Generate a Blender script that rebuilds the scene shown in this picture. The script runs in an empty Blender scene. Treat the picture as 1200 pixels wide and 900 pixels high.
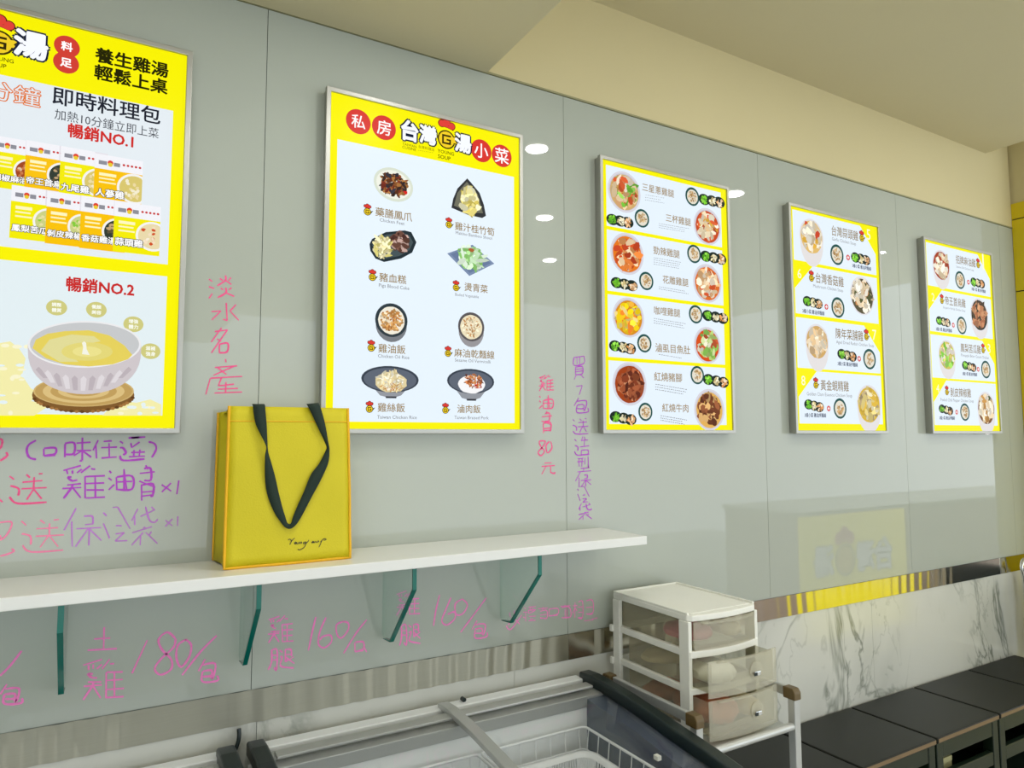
import bpy, math, random
from math import sin, cos, pi, radians, hypot
from mathutils import Vector, Matrix
random.seed(7)
C = bpy.context.scene.collection
SC = bpy.context.scene

# ------------------------------------------------------------------ camera, world, lights, exposure
EYE = 1.6                      # height of the lens above the floor
DIST = 1.8                     # distance from the lens to the tiled/glazed wall (the wall is the plane y = 0)
F_PX, YAW, PITCH, ROLL = 809.4, 0.525620, 0.076155, -0.0025775
cF = Vector((sin(YAW)*cos(PITCH), cos(YAW)*cos(PITCH), sin(PITCH)))
_R = Vector((cos(YAW), -sin(YAW), 0)); _U = _R.cross(cF)
cR = _R*cos(ROLL) + _U*sin(ROLL); cU = -_R*sin(ROLL) + _U*cos(ROLL)
cam = bpy.data.objects.new('camera', bpy.data.cameras.new('camera')); C.objects.link(cam)
m = Matrix((cR, cU, -cF)).transposed().to_4x4(); m.translation = (0, -DIST, EYE)
cam.matrix_world = m
cam.data.sensor_width = 36; cam.data.lens = F_PX/1200*36; cam.data.clip_start = .02
SC.camera = cam
SC.view_settings.view_transform = 'Standard'; SC.view_settings.look = 'None'
SC.view_settings.gamma = 1; SC.view_settings.exposure = 0.0
W = bpy.data.worlds.new('world'); SC.world = W; W.use_nodes = True
W.node_tree.nodes['Background'].inputs[0].default_value = (.88, .94, 1, 1)
W.node_tree.nodes['Background'].inputs[1].default_value = 2.25
LAMP_W = 5.5                  # watts of every downlight
DISC_E = 14.0                  # surface brightness of the visible lamp disc

def meas(px, py, y=0.0):
    """A point measured on the photograph (1200x900) -> (x, z) on the plane y."""
    r = cF*F_PX + cR*(px-600) + cU*(450-py)
    t = (DIST+y)/r.y
    return r.x*t, r.z*t + EYE

# ------------------------------------------------------------------ helpers
def lin(c):
    c = c/255.
    return c/12.92 if c <= .04045 else ((c+.055)/1.055)**2.4
def rgb(r, g, b): return (lin(r), lin(g), lin(b), 1)

def mat(name, col, rough=.5, metal=0., noise=0., nscale=20., bump=0., spec=.5, trans=0., coat=0., stretch=None, aniso=0.):
    M = bpy.data.materials.new(name); M.use_nodes = True
    n = M.node_tree.nodes; L = M.node_tree.links; b = n['Principled BSDF']
    b.inputs['Base Color'].default_value = col
    b.inputs['Roughness'].default_value = rough; b.inputs['Metallic'].default_value = metal
    b.inputs['Specular IOR Level'].default_value = spec
    b.inputs['Transmission Weight'].default_value = trans
    b.inputs['Coat Weight'].default_value = coat
    if aniso: b.inputs['Anisotropic'].default_value = aniso
    if noise or bump:
        tc = n.new('ShaderNodeTexCoord'); mp = n.new('ShaderNodeMapping'); nz = n.new('ShaderNodeTexNoise')
        L.new(tc.outputs['Object'], mp.inputs[0]); L.new(mp.outputs[0], nz.inputs['Vector'])
        if stretch: mp.inputs['Scale'].default_value = stretch
        nz.inputs['Scale'].default_value = nscale; nz.inputs['Detail'].default_value = 4
        if noise:
            mx = n.new('ShaderNodeMix'); mx.data_type = 'RGBA'
            L.new(nz.outputs['Fac'], mx.inputs[0])
            mx.inputs[6].default_value = tuple(max(0, c*(1-noise)) for c in col[:3])+(1,)
            mx.inputs[7].default_value = tuple(min(1, c*(1+noise)) for c in col[:3])+(1,)
            L.new(mx.outputs[2], b.inputs['Base Color'])
        if bump:
            bp = n.new('ShaderNodeBump'); bp.inputs['Strength'].default_value = bump; bp.inputs['Distance'].default_value = .002
            L.new(nz.outputs['Fac'], bp.inputs['Height']); L.new(bp.outputs[0], b.inputs['Normal'])
    return M

def see_through(name, tint, body, mix, rough=.1):
    """thin clear or milky sheet: transparent tint mixed with a surface by fresnel plus a constant share"""
    M = bpy.data.materials.new(name); M.use_nodes = True
    n = M.node_tree.nodes; L = M.node_tree.links; b = n['Principled BSDF']; out = n['Material Output']
    b.inputs['Base Color'].default_value = body; b.inputs['Roughness'].default_value = rough
    t = n.new('ShaderNodeBsdfTransparent'); t.inputs[0].default_value = tint
    ms = n.new('ShaderNodeMixShader')
    if mix is None:
        g = n.new('ShaderNodeBsdfGlossy'); g.inputs['Roughness'].default_value = rough
        lw = n.new('ShaderNodeLayerWeight'); lw.inputs[0].default_value = .5
        pw = n.new('ShaderNodeMath'); pw.operation = 'POWER'; pw.inputs[1].default_value = 5
        fr = n.new('ShaderNodeMath'); fr.operation = 'MULTIPLY_ADD'; fr.inputs[1].default_value = .9; fr.inputs[2].default_value = .03
        L.new(lw.outputs['Facing'], pw.inputs[0]); L.new(pw.outputs[0], fr.inputs[0])
        L.new(fr.outputs[0], ms.inputs[0]); L.new(t.outputs[0], ms.inputs[1]); L.new(g.outputs[0], ms.inputs[2])
    else:
        ms.inputs[0].default_value = mix
        L.new(t.outputs[0], ms.inputs[1]); L.new(b.outputs[0], ms.inputs[2])
    L.new(ms.outputs[0], out.inputs[0])
    return M

def emis(name, col, s):
    M = bpy.data.materials.new(name); M.use_nodes = True
    b = M.node_tree.nodes['Principled BSDF']
    b.inputs['Base Color'].default_value = col
    b.inputs['Emission Color'].default_value = col; b.inputs['Emission Strength'].default_value = s
    return M

M = {}
M['cream']   = mat('cream paint', rgb(204, 192, 148), .7, noise=.03, nscale=3)
M['white_ceiling'] = mat('white ceiling paint', rgb(208, 199, 164), .8, noise=.02, nscale=2)
M['back_glass'] = mat('pale grey green painted glass', rgb(170, 176, 166), .012, noise=.02, nscale=1.5)
M['seam'] = mat('dark joint', rgb(90, 105, 98), .6, noise=.05)
M['olive'] = mat('olive sealant', rgb(140, 138, 100), .5, noise=.05)
M['floor'] = mat('speckled floor tile', rgb(200, 200, 196), .35, noise=.1, nscale=60)
M['yellow_paint'] = mat('yellow panel', rgb(214, 190, 8), .35, noise=.02)
M['white_plastic'] = mat('white plastic', rgb(236, 236, 228), .35, noise=.02)
M['shelf'] = mat('white laminate', rgb(228, 229, 226), .22, noise=.015, nscale=8)
def brushed(name, col, rough, aniso):
    m_ = mat(name, col, rough, 1, noise=.06, nscale=6, stretch=(1, 1, 60), aniso=aniso)
    t = m_.node_tree; c = t.nodes.new('ShaderNodeCombineXYZ'); c.inputs[2].default_value = 1
    t.links.new(c.outputs[0], t.nodes['Principled BSDF'].inputs['Tangent']); return m_
M['steel'] = brushed('scratched brushed steel', rgb(170, 169, 154), .44, 1.0)
M['steel_smooth'] = brushed('smooth brushed steel', rgb(206, 203, 192), .14, .9)
M['alu'] = mat('satin aluminium', rgb(196, 198, 196), .36, .55, noise=.03)
M['frame'] = mat('light box aluminium', rgb(172, 172, 166), .42, .85, noise=.02)
M['black'] = mat('black rubbery plastic', rgb(20, 34, 34), .3, noise=.1)
M['slate'] = mat('slate liner', rgb(74, 84, 104), .25, noise=.06, nscale=4)
M['freezer_white'] = mat('white enamel', rgb(240, 243, 243), .3, noise=.01)
M['dark_gap'] = mat('dark gasket', rgb(98, 112, 112), .5, noise=.05)
M['basket'] = mat('white coated wire', rgb(232, 234, 236), .35, noise=.01)
M['bench'] = mat('black board', rgb(10, 14, 6), .38, spec=.25, noise=.25, nscale=2.5)
M['bench_side'] = mat('black green board', rgb(14, 30, 18), .4, noise=.15)
M['bench_edge'] = mat('worn brown edge', rgb(120, 98, 70), .5, noise=.2)
M['bumper'] = mat('brown corner bumper', rgb(96, 78, 44), .4, noise=.06)
M['teal_edge'] = mat('polished green glass edge', rgb(0, 104, 92), .12, noise=.25, nscale=8)
M['bag'] = mat('yellow non woven fabric', rgb(202, 188, 2), .6, noise=.03, nscale=300, bump=.3)
M['piping'] = mat('orange yellow piping', rgb(232, 176, 8), .6, noise=.05, nscale=100)
M['strap'] = mat('black green webbing', rgb(18, 40, 30), .8, noise=.2, nscale=400, bump=.3)
M['ink'] = mat('black ink', rgb(25, 25, 20), .6, noise=.05)
M['pink_pen'] = mat('pink marker', rgb(255, 128, 198), .6, noise=.18, nscale=160)
M['rose_pen'] = mat('faded rose marker', rgb(246, 128, 170), .6, noise=.15, nscale=160)
M['red_pen'] = mat('red pink marker', rgb(238, 80, 140), .6, noise=.2, nscale=160)
M['purple_pen'] = mat('purple marker', rgb(176, 60, 196), .6, noise=.2, nscale=160)
M['violet_pen'] = mat('faded violet marker', rgb(186, 112, 206), .6, noise=.15, nscale=160)
M['glass'] = see_through('clear lid glass', (.985, .99, .99, 1), (1, 1, 1, 1), None, .02)
M['bracket_glass'] = see_through('green tinted bracket glass', (.92, .975, .955, 1), (1, 1, 1, 1), None, .02)
M['milky'] = see_through('milky clear plastic', (.92, .92, .88, 1), rgb(226, 222, 206), .30, .25)
M['milky_top'] = see_through('clear side plastic', (.9, .9, .85, 1), rgb(206, 198, 178), .2, .3)
M['chrome'] = mat('chrome', rgb(220, 222, 224), .1, 1, noise=.01)
M['pink_pack'] = mat('pink packet', rgb(214, 96, 130), .4, noise=.25, nscale=30)
M['cream_pack'] = mat('cream packet', rgb(226, 214, 180), .5, noise=.08, nscale=20)
M['brown_pack'] = mat('brown pink packet', rgb(196, 120, 90), .5, noise=.4, nscale=40)
M['lamp'] = emis('lamp diffuser', (1, .98, .94, 1), DISC_E)
M['lit_yellow'] = emis('backlit yellow sheet', rgb(240, 226, 10), 1.1)
M['counter_pink'] = mat('pale rose laminate', rgb(206, 184, 178), .4, noise=.02)
M['counter_white'] = mat('white counter top', rgb(230, 230, 228), .3, noise=.02)
M['far_wall'] = mat('grey green far wall', rgb(170, 172, 160), .7, noise=.05, nscale=1)
M['carton'] = mat('cream carton', rgb(180, 176, 130), .6, noise=.08)

def marble():
    Mm = bpy.data.materials.new('white marble with grey veins'); Mm.use_nodes = True
    n = Mm.node_tree.nodes; L = Mm.node_tree.links; b = n['Principled BSDF']
    b.inputs['Roughness'].default_value = .12
    tc = n.new('ShaderNodeTexCoord')
    def vein(scale, rot, sc, w, dist, seed):
        mp = n.new('ShaderNodeMapping'); mp.inputs['Rotation'].default_value = (0, rot, 0); mp.inputs['Scale'].default_value = sc
        mp.inputs['Location'].default_value = (seed, seed*.7, seed*1.3)
        nz = n.new('ShaderNodeTexNoise'); nz.inputs['Scale'].default_value = scale; nz.inputs['Detail'].default_value = 5
        nz.inputs['Roughness'].default_value = .55; nz.inputs['Distortion'].default_value = dist
        L.new(tc.outputs['Object'], mp.inputs[0]); L.new(mp.outputs[0], nz.inputs['Vector'])
        a = n.new('ShaderNodeMath'); a.operation = 'SUBTRACT'; a.inputs[1].default_value = .5; L.new(nz.outputs['Fac'], a.inputs[0])
        c = n.new('ShaderNodeMath'); c.operation = 'ABSOLUTE'; L.new(a.outputs[0], c.inputs[0])
        r = n.new('ShaderNodeMapRange'); r.inputs[1].default_value = 0; r.inputs[2].default_value = w
        r.inputs[3].default_value = 1; r.inputs[4].default_value = 0; L.new(c.outputs[0], r.inputs[0])
        return r.outputs[0]
    def mul(a, bb):
        q = n.new('ShaderNodeMath'); q.operation = 'MULTIPLY'; L.new(a, q.inputs[0])
        if isinstance(bb, float): q.inputs[1].default_value = bb
        else: L.new(bb, q.inputs[1])
        return q.outputs[0]
    v1 = vein(2.2, .35, (1, 1, .42), .022, 1.2, 3.1)
    v2 = vein(4.5, .5, (1, 1, .5), .018, .8, 8.7)
    soft = vein(1.6, .45, (1, 1, .5), .16, .6, 3.1)
    msk = n.new('ShaderNodeTexNoise'); msk.inputs['Scale'].default_value = 1.7; L.new(tc.outputs['Object'], msk.inputs['Vector'])
    mr = n.new('ShaderNodeMapRange'); mr.inputs[1].default_value = .42; mr.inputs[2].default_value = .6; L.new(msk.outputs['Fac'], mr.inputs[0])
    cols = [(v1, .75), (v2, .4), (soft, .2)]
    prev = None
    for k, (v, s) in enumerate(cols):
        mx = n.new('ShaderNodeMix'); mx.data_type = 'RGBA'
        L.new(mul(mul(v, mr.outputs[0]), s), mx.inputs[0])
        if prev is None: mx.inputs[6].default_value = rgb(206, 207, 199)
        else: L.new(prev, mx.inputs[6])
        mx.inputs[7].default_value = rgb(96, 104, 92)
        prev = mx.outputs[2]
    L.new(prev, b.inputs['Base Color'])
    return Mm
M['marble'] = marble()

def print_mat(lit):
    Mp = bpy.data.materials.new('printed sheet lit' if lit else 'printed sheet'); Mp.use_nodes = True
    n = Mp.node_tree.nodes; L = Mp.node_tree.links; b = n['Principled BSDF']
    a = n.new('ShaderNodeAttribute'); a.attribute_name = 'ink'
    b.inputs['Roughness'].default_value = .3
    if lit:
        d = n.new('ShaderNodeMix'); d.data_type = 'RGBA'; d.inputs[0].default_value = .12
        d.inputs[6].default_value = (0, 0, 0, 1); L.new(a.outputs['Color'], d.inputs[7])
        L.new(d.outputs[2], b.inputs['Base Color'])
        b.inputs['Specular IOR Level'].default_value = .03
        L.new(a.outputs['Color'], b.inputs['Emission Color']); b.inputs['Emission Strength'].default_value = .93
    else:
        L.new(a.outputs['Color'], b.inputs['Base Color'])
    return Mp
M['lit_print'] = print_mat(True); M['print'] = print_mat(False)

def wloc(o):
    v = Vector((0, 0, 0))
    while o: v += o.location; o = o.parent
    return v

class MB:
    def __init__(s): s.v = []; s.f = []; s.smooth = []
    def add(s, vs, fs, sm=False):
        k = len(s.v); s.v += [tuple(v) for v in vs]; s.f += [tuple(i+k for i in f) for f in fs]; s.smooth += [sm]*len(fs); return s
    def box(s, x0, x1, y0, y1, z0, z1):
        vs = [(x, y, z) for x in (x0, x1) for y in (y0, y1) for z in (z0, z1)]
        return s.add(vs, [(0, 1, 3, 2), (4, 6, 7, 5), (0, 4, 5, 1), (2, 3, 7, 6), (0, 2, 6, 4), (1, 5, 7, 3)])
    def prism_x(s, prof, x0, x1):      # profile [(y, z)] extruded along x
        n = len(prof); vs = [(x0, y, z) for y, z in prof]+[(x1, y, z) for y, z in prof]
        return s.add(vs, [tuple(range(n))[::-1], tuple(range(n, 2*n))]+[(i, (i+1) % n, n+(i+1) % n, n+i) for i in range(n)])
    def prism_y(s, prof, y0, y1):      # profile [(x, z)]
        n = len(prof); vs = [(x, y0, z) for x, z in prof]+[(x, y1, z) for x, z in prof]
        return s.add(vs, [tuple(range(n)), tuple(range(n, 2*n))[::-1]]+[((i+1) % n, i, n+i, n+(i+1) % n) for i in range(n)])
    def prism_z(s, prof, z0, z1):      # profile [(x, y)]
        n = len(prof); vs = [(x, y, z0) for x, y in prof]+[(x, y, z1) for x, y in prof]
        return s.add(vs, [tuple(range(n))[::-1], tuple(range(n, 2*n))]+[(i, (i+1) % n, n+(i+1) % n, n+i) for i in range(n)])
    def tube(s, pts, r, n=8, cap=True, closed=False):
        pts = [Vector(p) for p in pts]; vs = []; fs = []; N = len(pts); up0 = None
        for i, p in enumerate(pts):
            if closed: d = (pts[(i+1) % N]-pts[i-1])
            else: d = (pts[min(i+1, N-1)]-pts[max(i-1, 0)])
            d.normalize()
            if up0 is None: up0 = Vector((0, 0, 1)) if abs(d.z) < .9 else Vector((1, 0, 0))
            a = d.cross(up0).normalized(); b = a.cross(d).normalized(); up0 = b
            rr = r[i] if isinstance(r, (list, tuple)) else r
            vs += [p+a*rr*cos(2*pi*k/n)+b*rr*sin(2*pi*k/n) for k in range(n)]
        for i in range(N if closed else N-1):
            for k in range(n):
                j = (i+1) % N
                fs.append((i*n+k, i*n+(k+1) % n, j*n+(k+1) % n, j*n+k))
        s.add(vs, fs, True)
        if cap and not closed: s.add(vs[:n], [tuple(range(n))[::-1]]); s.add(vs[-n:], [tuple(range(n))])
        return s
    def build(s, name, m_, parent=None, bevel=0, seg=2):
        off = wloc(parent) if parent else Vector((0, 0, 0))
        me = bpy.data.meshes.new(name)
        me.from_pydata([tuple(Vector(v)-off) for v in s.v], [], s.f); me.update()
        me.polygons.foreach_set('use_smooth', s.smooth)
        me.materials.append(m_)
        o = bpy.data.objects.new(name, me); C.objects.link(o)
        if parent: o.parent = parent
        if bevel:
            b = o.modifiers.new('bevel', 'BEVEL'); b.width = bevel; b.segments = seg; b.limit_method = 'ANGLE'
        return o

def thing(name, label, cat, loc, group=None):
    o = bpy.data.objects.new(name, None); C.objects.link(o); o.location = loc; o.empty_display_size = .05
    o['label'] = label; o['category'] = cat
    if group: o['group'] = group
    return o
def tag(o, label, cat, group=None):
    o['label'] = label; o['category'] = cat
    if group: o['group'] = group
    return o
def struct(o): o['kind'] = 'structure'; return o
def copy_tree(o, parent=None):
    kids = list(o.children)
    c = o.copy(); C.objects.link(c); c.parent = parent
    for k in kids: copy_tree(k, c)
    return c

# ------------------------------------------------------------------ glyph outlines of the built-in font
_gc = {}
def glyphs(txt, off=0.0):
    """-> (verts2d, tris, width) at em size 1, baseline at 0"""
    key = (txt, off)
    if key in _gc: return _gc[key]
    if off:                     # heavier letter: the outline repeated around a small circle
        vs, ts, x0, x1, y0, y1 = glyphs(txt, 0.0); V = list(vs); T = list(ts); n = 4 if off < .025 else 8
        for k in range(n):
            a = 2*pi*(k+.5)/n; b = len(V)
            V += [(x+off*cos(a), y+off*sin(a)) for x, y in vs]; T += [tuple(i+b for i in t) for t in ts]
        _gc[key] = (V, T, x0, x1, y0, y1); return _gc[key]
    cu = bpy.data.curves.new('t', 'FONT'); cu.body = txt; cu.resolution_u = 2
    cu.fill_mode = 'FRONT'
    ob = bpy.data.objects.new('t', cu); C.objects.link(ob)
    dg = bpy.context.evaluated_depsgraph_get(); ev = ob.evaluated_get(dg)
    me = ev.to_mesh(); me.calc_loop_triangles()
    vs = [(v.co.x, v.co.y) for v in me.vertices]; ts = [tuple(t.vertices) for t in me.loop_triangles]
    ev.to_mesh_clear(); bpy.data.objects.remove(ob); bpy.data.curves.remove(cu)
    if not vs: vs = [(0, 0)]
    x0 = min(v[0] for v in vs); x1 = max(v[0] for v in vs); y0 = min(v[1] for v in vs); y1 = max(v[1] for v in vs)
    r = (vs, ts, x0, x1, y0, y1); _gc[key] = r
    return r

# ------------------------------------------------------------------ flat prints, laid out on their own plane
class Print:
    """a flat sheet on the plane y = Y; positions are measurements of the photo turned into metres on that plane"""
    def __init__(s, Y, dx=0.0): s.Y = Y; s.dx = dx; s.items = []; s.v = []; s.f = []; s.c = []; s.k = 0
    def P(s, px, py):
        x, z = meas(px, py, s.Y); return x+s.dx, z
    def add2(s, pts, faces, col, L):
        s.k += 1; s.items.append((L, s.k, pts, faces, col))
    def lay(s):
        for r, (L, k, pts, faces, col) in enumerate(sorted(s.items, key=lambda q: (q[0], q[1]))):
            y = s.Y-r*1.4e-6
            b = len(s.v); s.v += [(x, y, z) for x, z in pts]; s.f += [tuple(i+b for i in f) for f in faces]; s.c += [rgb(*col)]*len(faces)
        s.items = []
    def polym(s, pts, col, L): s.add2(pts, [tuple(range(len(pts)))], col, L)
    def poly(s, px, col, L): s.polym([s.P(*p) for p in px], col, L)
    def rect(s, x0, y0, x1, y1, col, L):           # top-left and bottom-right measured
        a = s.P(x0, y0); b = s.P(x1, y1); s.polym([(a[0], a[1]), (b[0], a[1]), (b[0], b[1]), (a[0], b[1])], col, L)
    def ell(s, cx, cy, rx, ry, col, L, n=24, a0=0, a1=2*pi):
        full = abs(a1-a0) > 6.2
        s.poly([(cx+rx*cos(a0+(a1-a0)*i/(n if full else n-1)), cy+ry*sin(a0+(a1-a0)*i/(n if full else n-1))) for i in range(n)], col, L)
    def disc(s, cx, cy, h, col, L, w=1.0, n=28, jit=0, rot=0):      # true circle in the sheet, h = height in the photo
        X, Z = s.P(cx, cy); r = (s.P(cx, cy-h/2)[1]-s.P(cx, cy+h/2)[1])/2
        s.circ(X, Z, r*w, r, col, L, n, jit, rot); return X, Z, r
    def circ(s, X, Z, rx, rz, col, L, n=16, jit=0, rot=0):
        pts = []
        for i in range(n):
            a = 2*pi*i/n; q = 1+random.uniform(-jit, jit); u = rx*q*cos(a); v = rz*q*sin(a)
            pts.append((X+u*cos(rot)-v*sin(rot), Z+u*sin(rot)+v*cos(rot)))
        s.polym(pts, col, L)
    def text(s, t, x0, y0, x1, y1, col, L, off=0.0, hs=1.0, outline=None, ol=.07):
        a = s.P(x0, y0); b = s.P(x1, y1); w = b[0]-a[0]; zc = (a[1]+b[1])/2
        vs, ts, gx0, gx1, gy0, gy1 = glyphs(t, 0.0); sc = w/(gx1-gx0)
        cjk = any(ord(ch) > 0x2000 for ch in t); mid = .34 if cjk else (gy0+gy1)/2
        mid = (gy0+gy1)/2
        def put(o_, c_, LL):
            vv, tt = glyphs(t, o_)[:2]
            s.add2([(a[0]+(x-gx0)*sc, zc+(y-mid)*sc*hs) for x, y in vv], tt, c_, LL)
        if outline: put(ol, outline, L)
        put(off, col, L+(1 if outline else 0))
    def dashes(s, x0, y0, x1, y1, rows, col, L, h=1.2):
        """fine print too small to read: rows of short marks"""
        for r in range(rows):
            t = (r+.5)/rows; x = x0; y = y0+(y1-y0)*t
            xe = x1-(x1-x0)*random.uniform(0, .25)
            while x < xe:
                w = random.uniform(.8, 2.4); s.rect(x, y-h/2+.17*(x-x0), min(x+w, xe), y+h/2+.17*(x-x0)-.25, col, L); x += w+random.uniform(.5, 1.0)
    def emblem(s, cx, cy, h, L):
        """round yellow G with a red cap"""
        X, Z = s.P(cx, cy); u = (s.P(cx, cy-h/2)[1]-s.P(cx, cy+h/2)[1])
        s.circ(X, Z-.17*u, .33*u, .33*u, (60, 50, 10), L)
        s.circ(X, Z-.17*u, .27*u, .27*u, (240, 205, 40), L+1)
        s.polym([(X+.25*u, Z-.12*u), (X+.52*u, Z-.02*u), (X+.3*u, Z-.3*u)], (60, 50, 10), L)
        s.gmark(X, Z-.17*u, .16*u, L+2, (50, 40, 10))
        for dx, dz, r in ((-.2, .3, .15), (0, .37, .17), (.2, .29, .15)): s.circ(X+dx*u, Z+dz*u, r*u, r*u, (70, 30, 20), L)
        s.polym([(X-.25*u, Z+.28*u), (X+.27*u, Z+.26*u), (X+.2*u, Z+.1*u), (X-.18*u, Z+.13*u)], (70, 30, 20), L)
        for dx, dz, r in ((-.2, .3, .11), (0, .37, .13), (.2, .29, .11)): s.circ(X+dx*u, Z+dz*u, r*u, r*u, (216, 60, 52), L+1)
        s.polym([(X-.22*u, Z+.28*u), (X+.24*u, Z+.26*u), (X+.17*u, Z+.14*u), (X-.15*u, Z+.17*u)], (216, 60, 52), L+1)
    def gmark(s, X, Z, r, L, col):
        t = r*.38
        def bar(a, b, c, d): s.polym([(X+a, Z+b), (X+c, Z+b), (X+c, Z+d), (X+a, Z+d)], col, L)
        bar(-r, r, r, r-t); bar(-r, r-t, -r+t, -r+t); bar(-r, -r+t, r, -r); bar(r-t, .15*r, r, -r+t); bar(0, .15*r, r-t, -.2*r)
    def food(s, X, Z, rx, rz, cols, n, L, size=.22, rot=0, elong=1.6):
        for i in range(int(n*1.3)):
            a = random.uniform(0, 2*pi); q = math.sqrt(random.random())*.88
            r = size*1.45*random.uniform(.5, 1.1)*rx
            x, z = rx*q*cos(a)*.95, rz*q*sin(a)*.95
            c = random.choice(cols); k = random.uniform(.82, 1.12); c = tuple(min(255, max(0, int(v*k))) for v in c)
            s.k += 0
            ro = random.uniform(0, pi); e = random.uniform(1, elong)
            s.circ(X+x, Z+z, r*e*.8, r/e*.8*rz/rx, c, L+i*.03, 7, .22, ro)
    def bowl(s, cx, cy, h, rim, soup, cols, n=45, L=2, w=1.0, depth=0, size=.2, fill=.86, body=None, inner=.9, foodr=.95):
        X, Z = s.P(cx, cy); r = (s.P(cx, cy-h/2)[1]-s.P(cx, cy+h/2)[1])/2; rx = r*w
        if depth:
            d = depth*r; bc = body or rim
            s.polym([(X-rx*.97, Z-.15*r)]+[(X+rx*.97*cos(pi+pi*i/12), Z-.15*r+d*.9*sin(pi+pi*i/12)-.1*d) for i in range(1, 12)]+[(X+rx*.97, Z-.15*r)], bc, L)
        s.circ(X, Z, rx, r, rim, L+.5, 30); s.circ(X, Z, rx*inner, r*inner, tuple(int(v*.93) for v in rim), L+.7, 30)
        s.circ(X, Z-.02*r, rx*fill, r*fill, soup, L+1, 30, .015)
        s.food(X, Z, rx*fill*foodr, r*fill*foodr, cols, n, L+1.2, size)
    def build(s, name, m_, parent):
        if s.items: s.lay()
        off = wloc(parent) if parent else Vector((0, 0, 0))
        me = bpy.data.meshes.new(name); me.from_pydata([(v[0]-off.x, v[1]-off.y, v[2]-off.z) for v in s.v], [], s.f); me.update()
        at = me.color_attributes.new('ink', 'FLOAT_COLOR', 'CORNER')
        data = []
        for p, c in zip(me.polygons, s.c): data += list(c)*p.loop_total
        at.data.foreach_set('color', data)
        me.materials.append(m_); o = bpy.data.objects.new(name, me); C.objects.link(o); o.parent = parent
        return o

# ------------------------------------------------------------------ the room
GT, BT, BB = EYE+1.109, EYE-.606, EYE-.683          # glass top, steel band top and bottom
XE = 4.155                                          # the wall ends here
wall = struct(MB().box(-4, XE+.1, .010, .16, 0, 3.6).build('wall_back', M['cream']))
MB().box(-4, XE, -.001, .010, GT+.006, 3.6).build('upper_panel', M['cream'], wall)
MB().box(-4, XE, -.004, .010, GT, GT+.006).build('edge_trim', M['olive'], wall)
MB().box(-4, XE, .006, .010, 0, GT).build('joint_backing', M['seam'], wall)
xs = [-3.38, -2.46, -1.535, -.61, .315, 1.24, 2.162, 3.085, 4.01, XE]
xs = [-4]+xs
for a, b in zip(xs, xs[1:]):
    MB().box(a+.0008, b-.0008, 0, .008, BT, GT-.001).build('glass_panel', M['back_glass'], wall)
ms = [-4, -2.1, -.9, .33, 1.05, 1.92, 2.78, 3.62, XE]
for a, b in zip(ms, ms[1:]):
    MB().box(a+.0006, b-.0006, 0, .008, 0, BB).build('marble_slab', M['marble'], wall)
# steel band: a long sheet, slightly wavy; waves shaped to streak reflections, one stretch flattened to stay darker
def band(x0, x1, n):
    mb = MB(); rows = 6; vs = []
    for i in range(n+1):
        x = x0+(x1-x0)*i/n
        for j in range(rows+1):
            z = BB+(BT-BB)*j/rows
            def sm(e0, e1, q): t = min(1, max(0, (q-e0)/(e1-e0))); return t*t*(3-2*t)
            amp = .0017*(1-.85*sm(1.0, 1.2, x))*(1-.9*sm(.03, .07, x)*(1-sm(.24, .27, x)))
            ph = .35*sin(7*x)+.5*sin(19*z+3*x)*sm(.2, .5, x)
            w = amp*sin(2*pi*x/.061+ph)+amp*.15*sin(2*pi*x/.143+1+ph*.5)
            vs.append((x, -.0035+w, z))
    R = rows+1
    mb.add(vs, [(i*R+j, i*R+j+1, (i+1)*R+j+1, (i+1)*R+j) for i in range(n) for j in range(rows)], True)
    return mb
band(-1.2, 1.24, 1000).build('steel_band', M['steel'], wall)['label'] = 'scratched wavy steel band under the shelf'
band(1.2406, XE, 300).build('steel_band', M['steel_smooth'], wall)['label'] = 'smooth steel band right of the drawer tower'
MB().box(-1.2, XE, .002, .006, BB, BT).build('band_backing', M['dark_gap'], wall)

struct(MB().box(-4, 9, -7, .16, -.1, 0).build('floor', M['floor']))
ceil = struct(MB().box(-4, .956, -7, -.001, GT+.001, 3.7).build('ceiling', M['white_ceiling']))
MB().box(.956, 3.92, -7, -.001, EYE+1.476, 3.7).build('upper_ceiling', M['white_ceiling'], ceil)
MB().box(3.92, 9, -7, .16, 3.6, 3.7).build('recess_ceiling', M['white_ceiling'], ceil)
struct(MB().box(-4.1, -4, -7, .16, 0, 3.7).build('wall_left', M['far_wall']))
wr = struct(MB().box(XE+.012, XE+.1, -.15, .01, 0, 3.6).build('wall_right', M['cream']))
zs = [0, .74, 1.55, EYE+.765, EYE+1.155, EYE+1.245]
for a, b in zip(zs, zs[1:]):
    MB().box(XE, XE+.012, -.15, -.0015, a+.003, b-.003).build('yellow_panel', M['yellow_paint'], wr)
MB().box(XE+.006, XE+.0119, -.1495, -.002, 0, EYE+1.24).build('joint_backing', M['ink'], wr)
struct(MB().box(XE+.1, 9, -.05, .16, 0, 3.6).build('wall_beyond', M['far_wall']))

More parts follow.
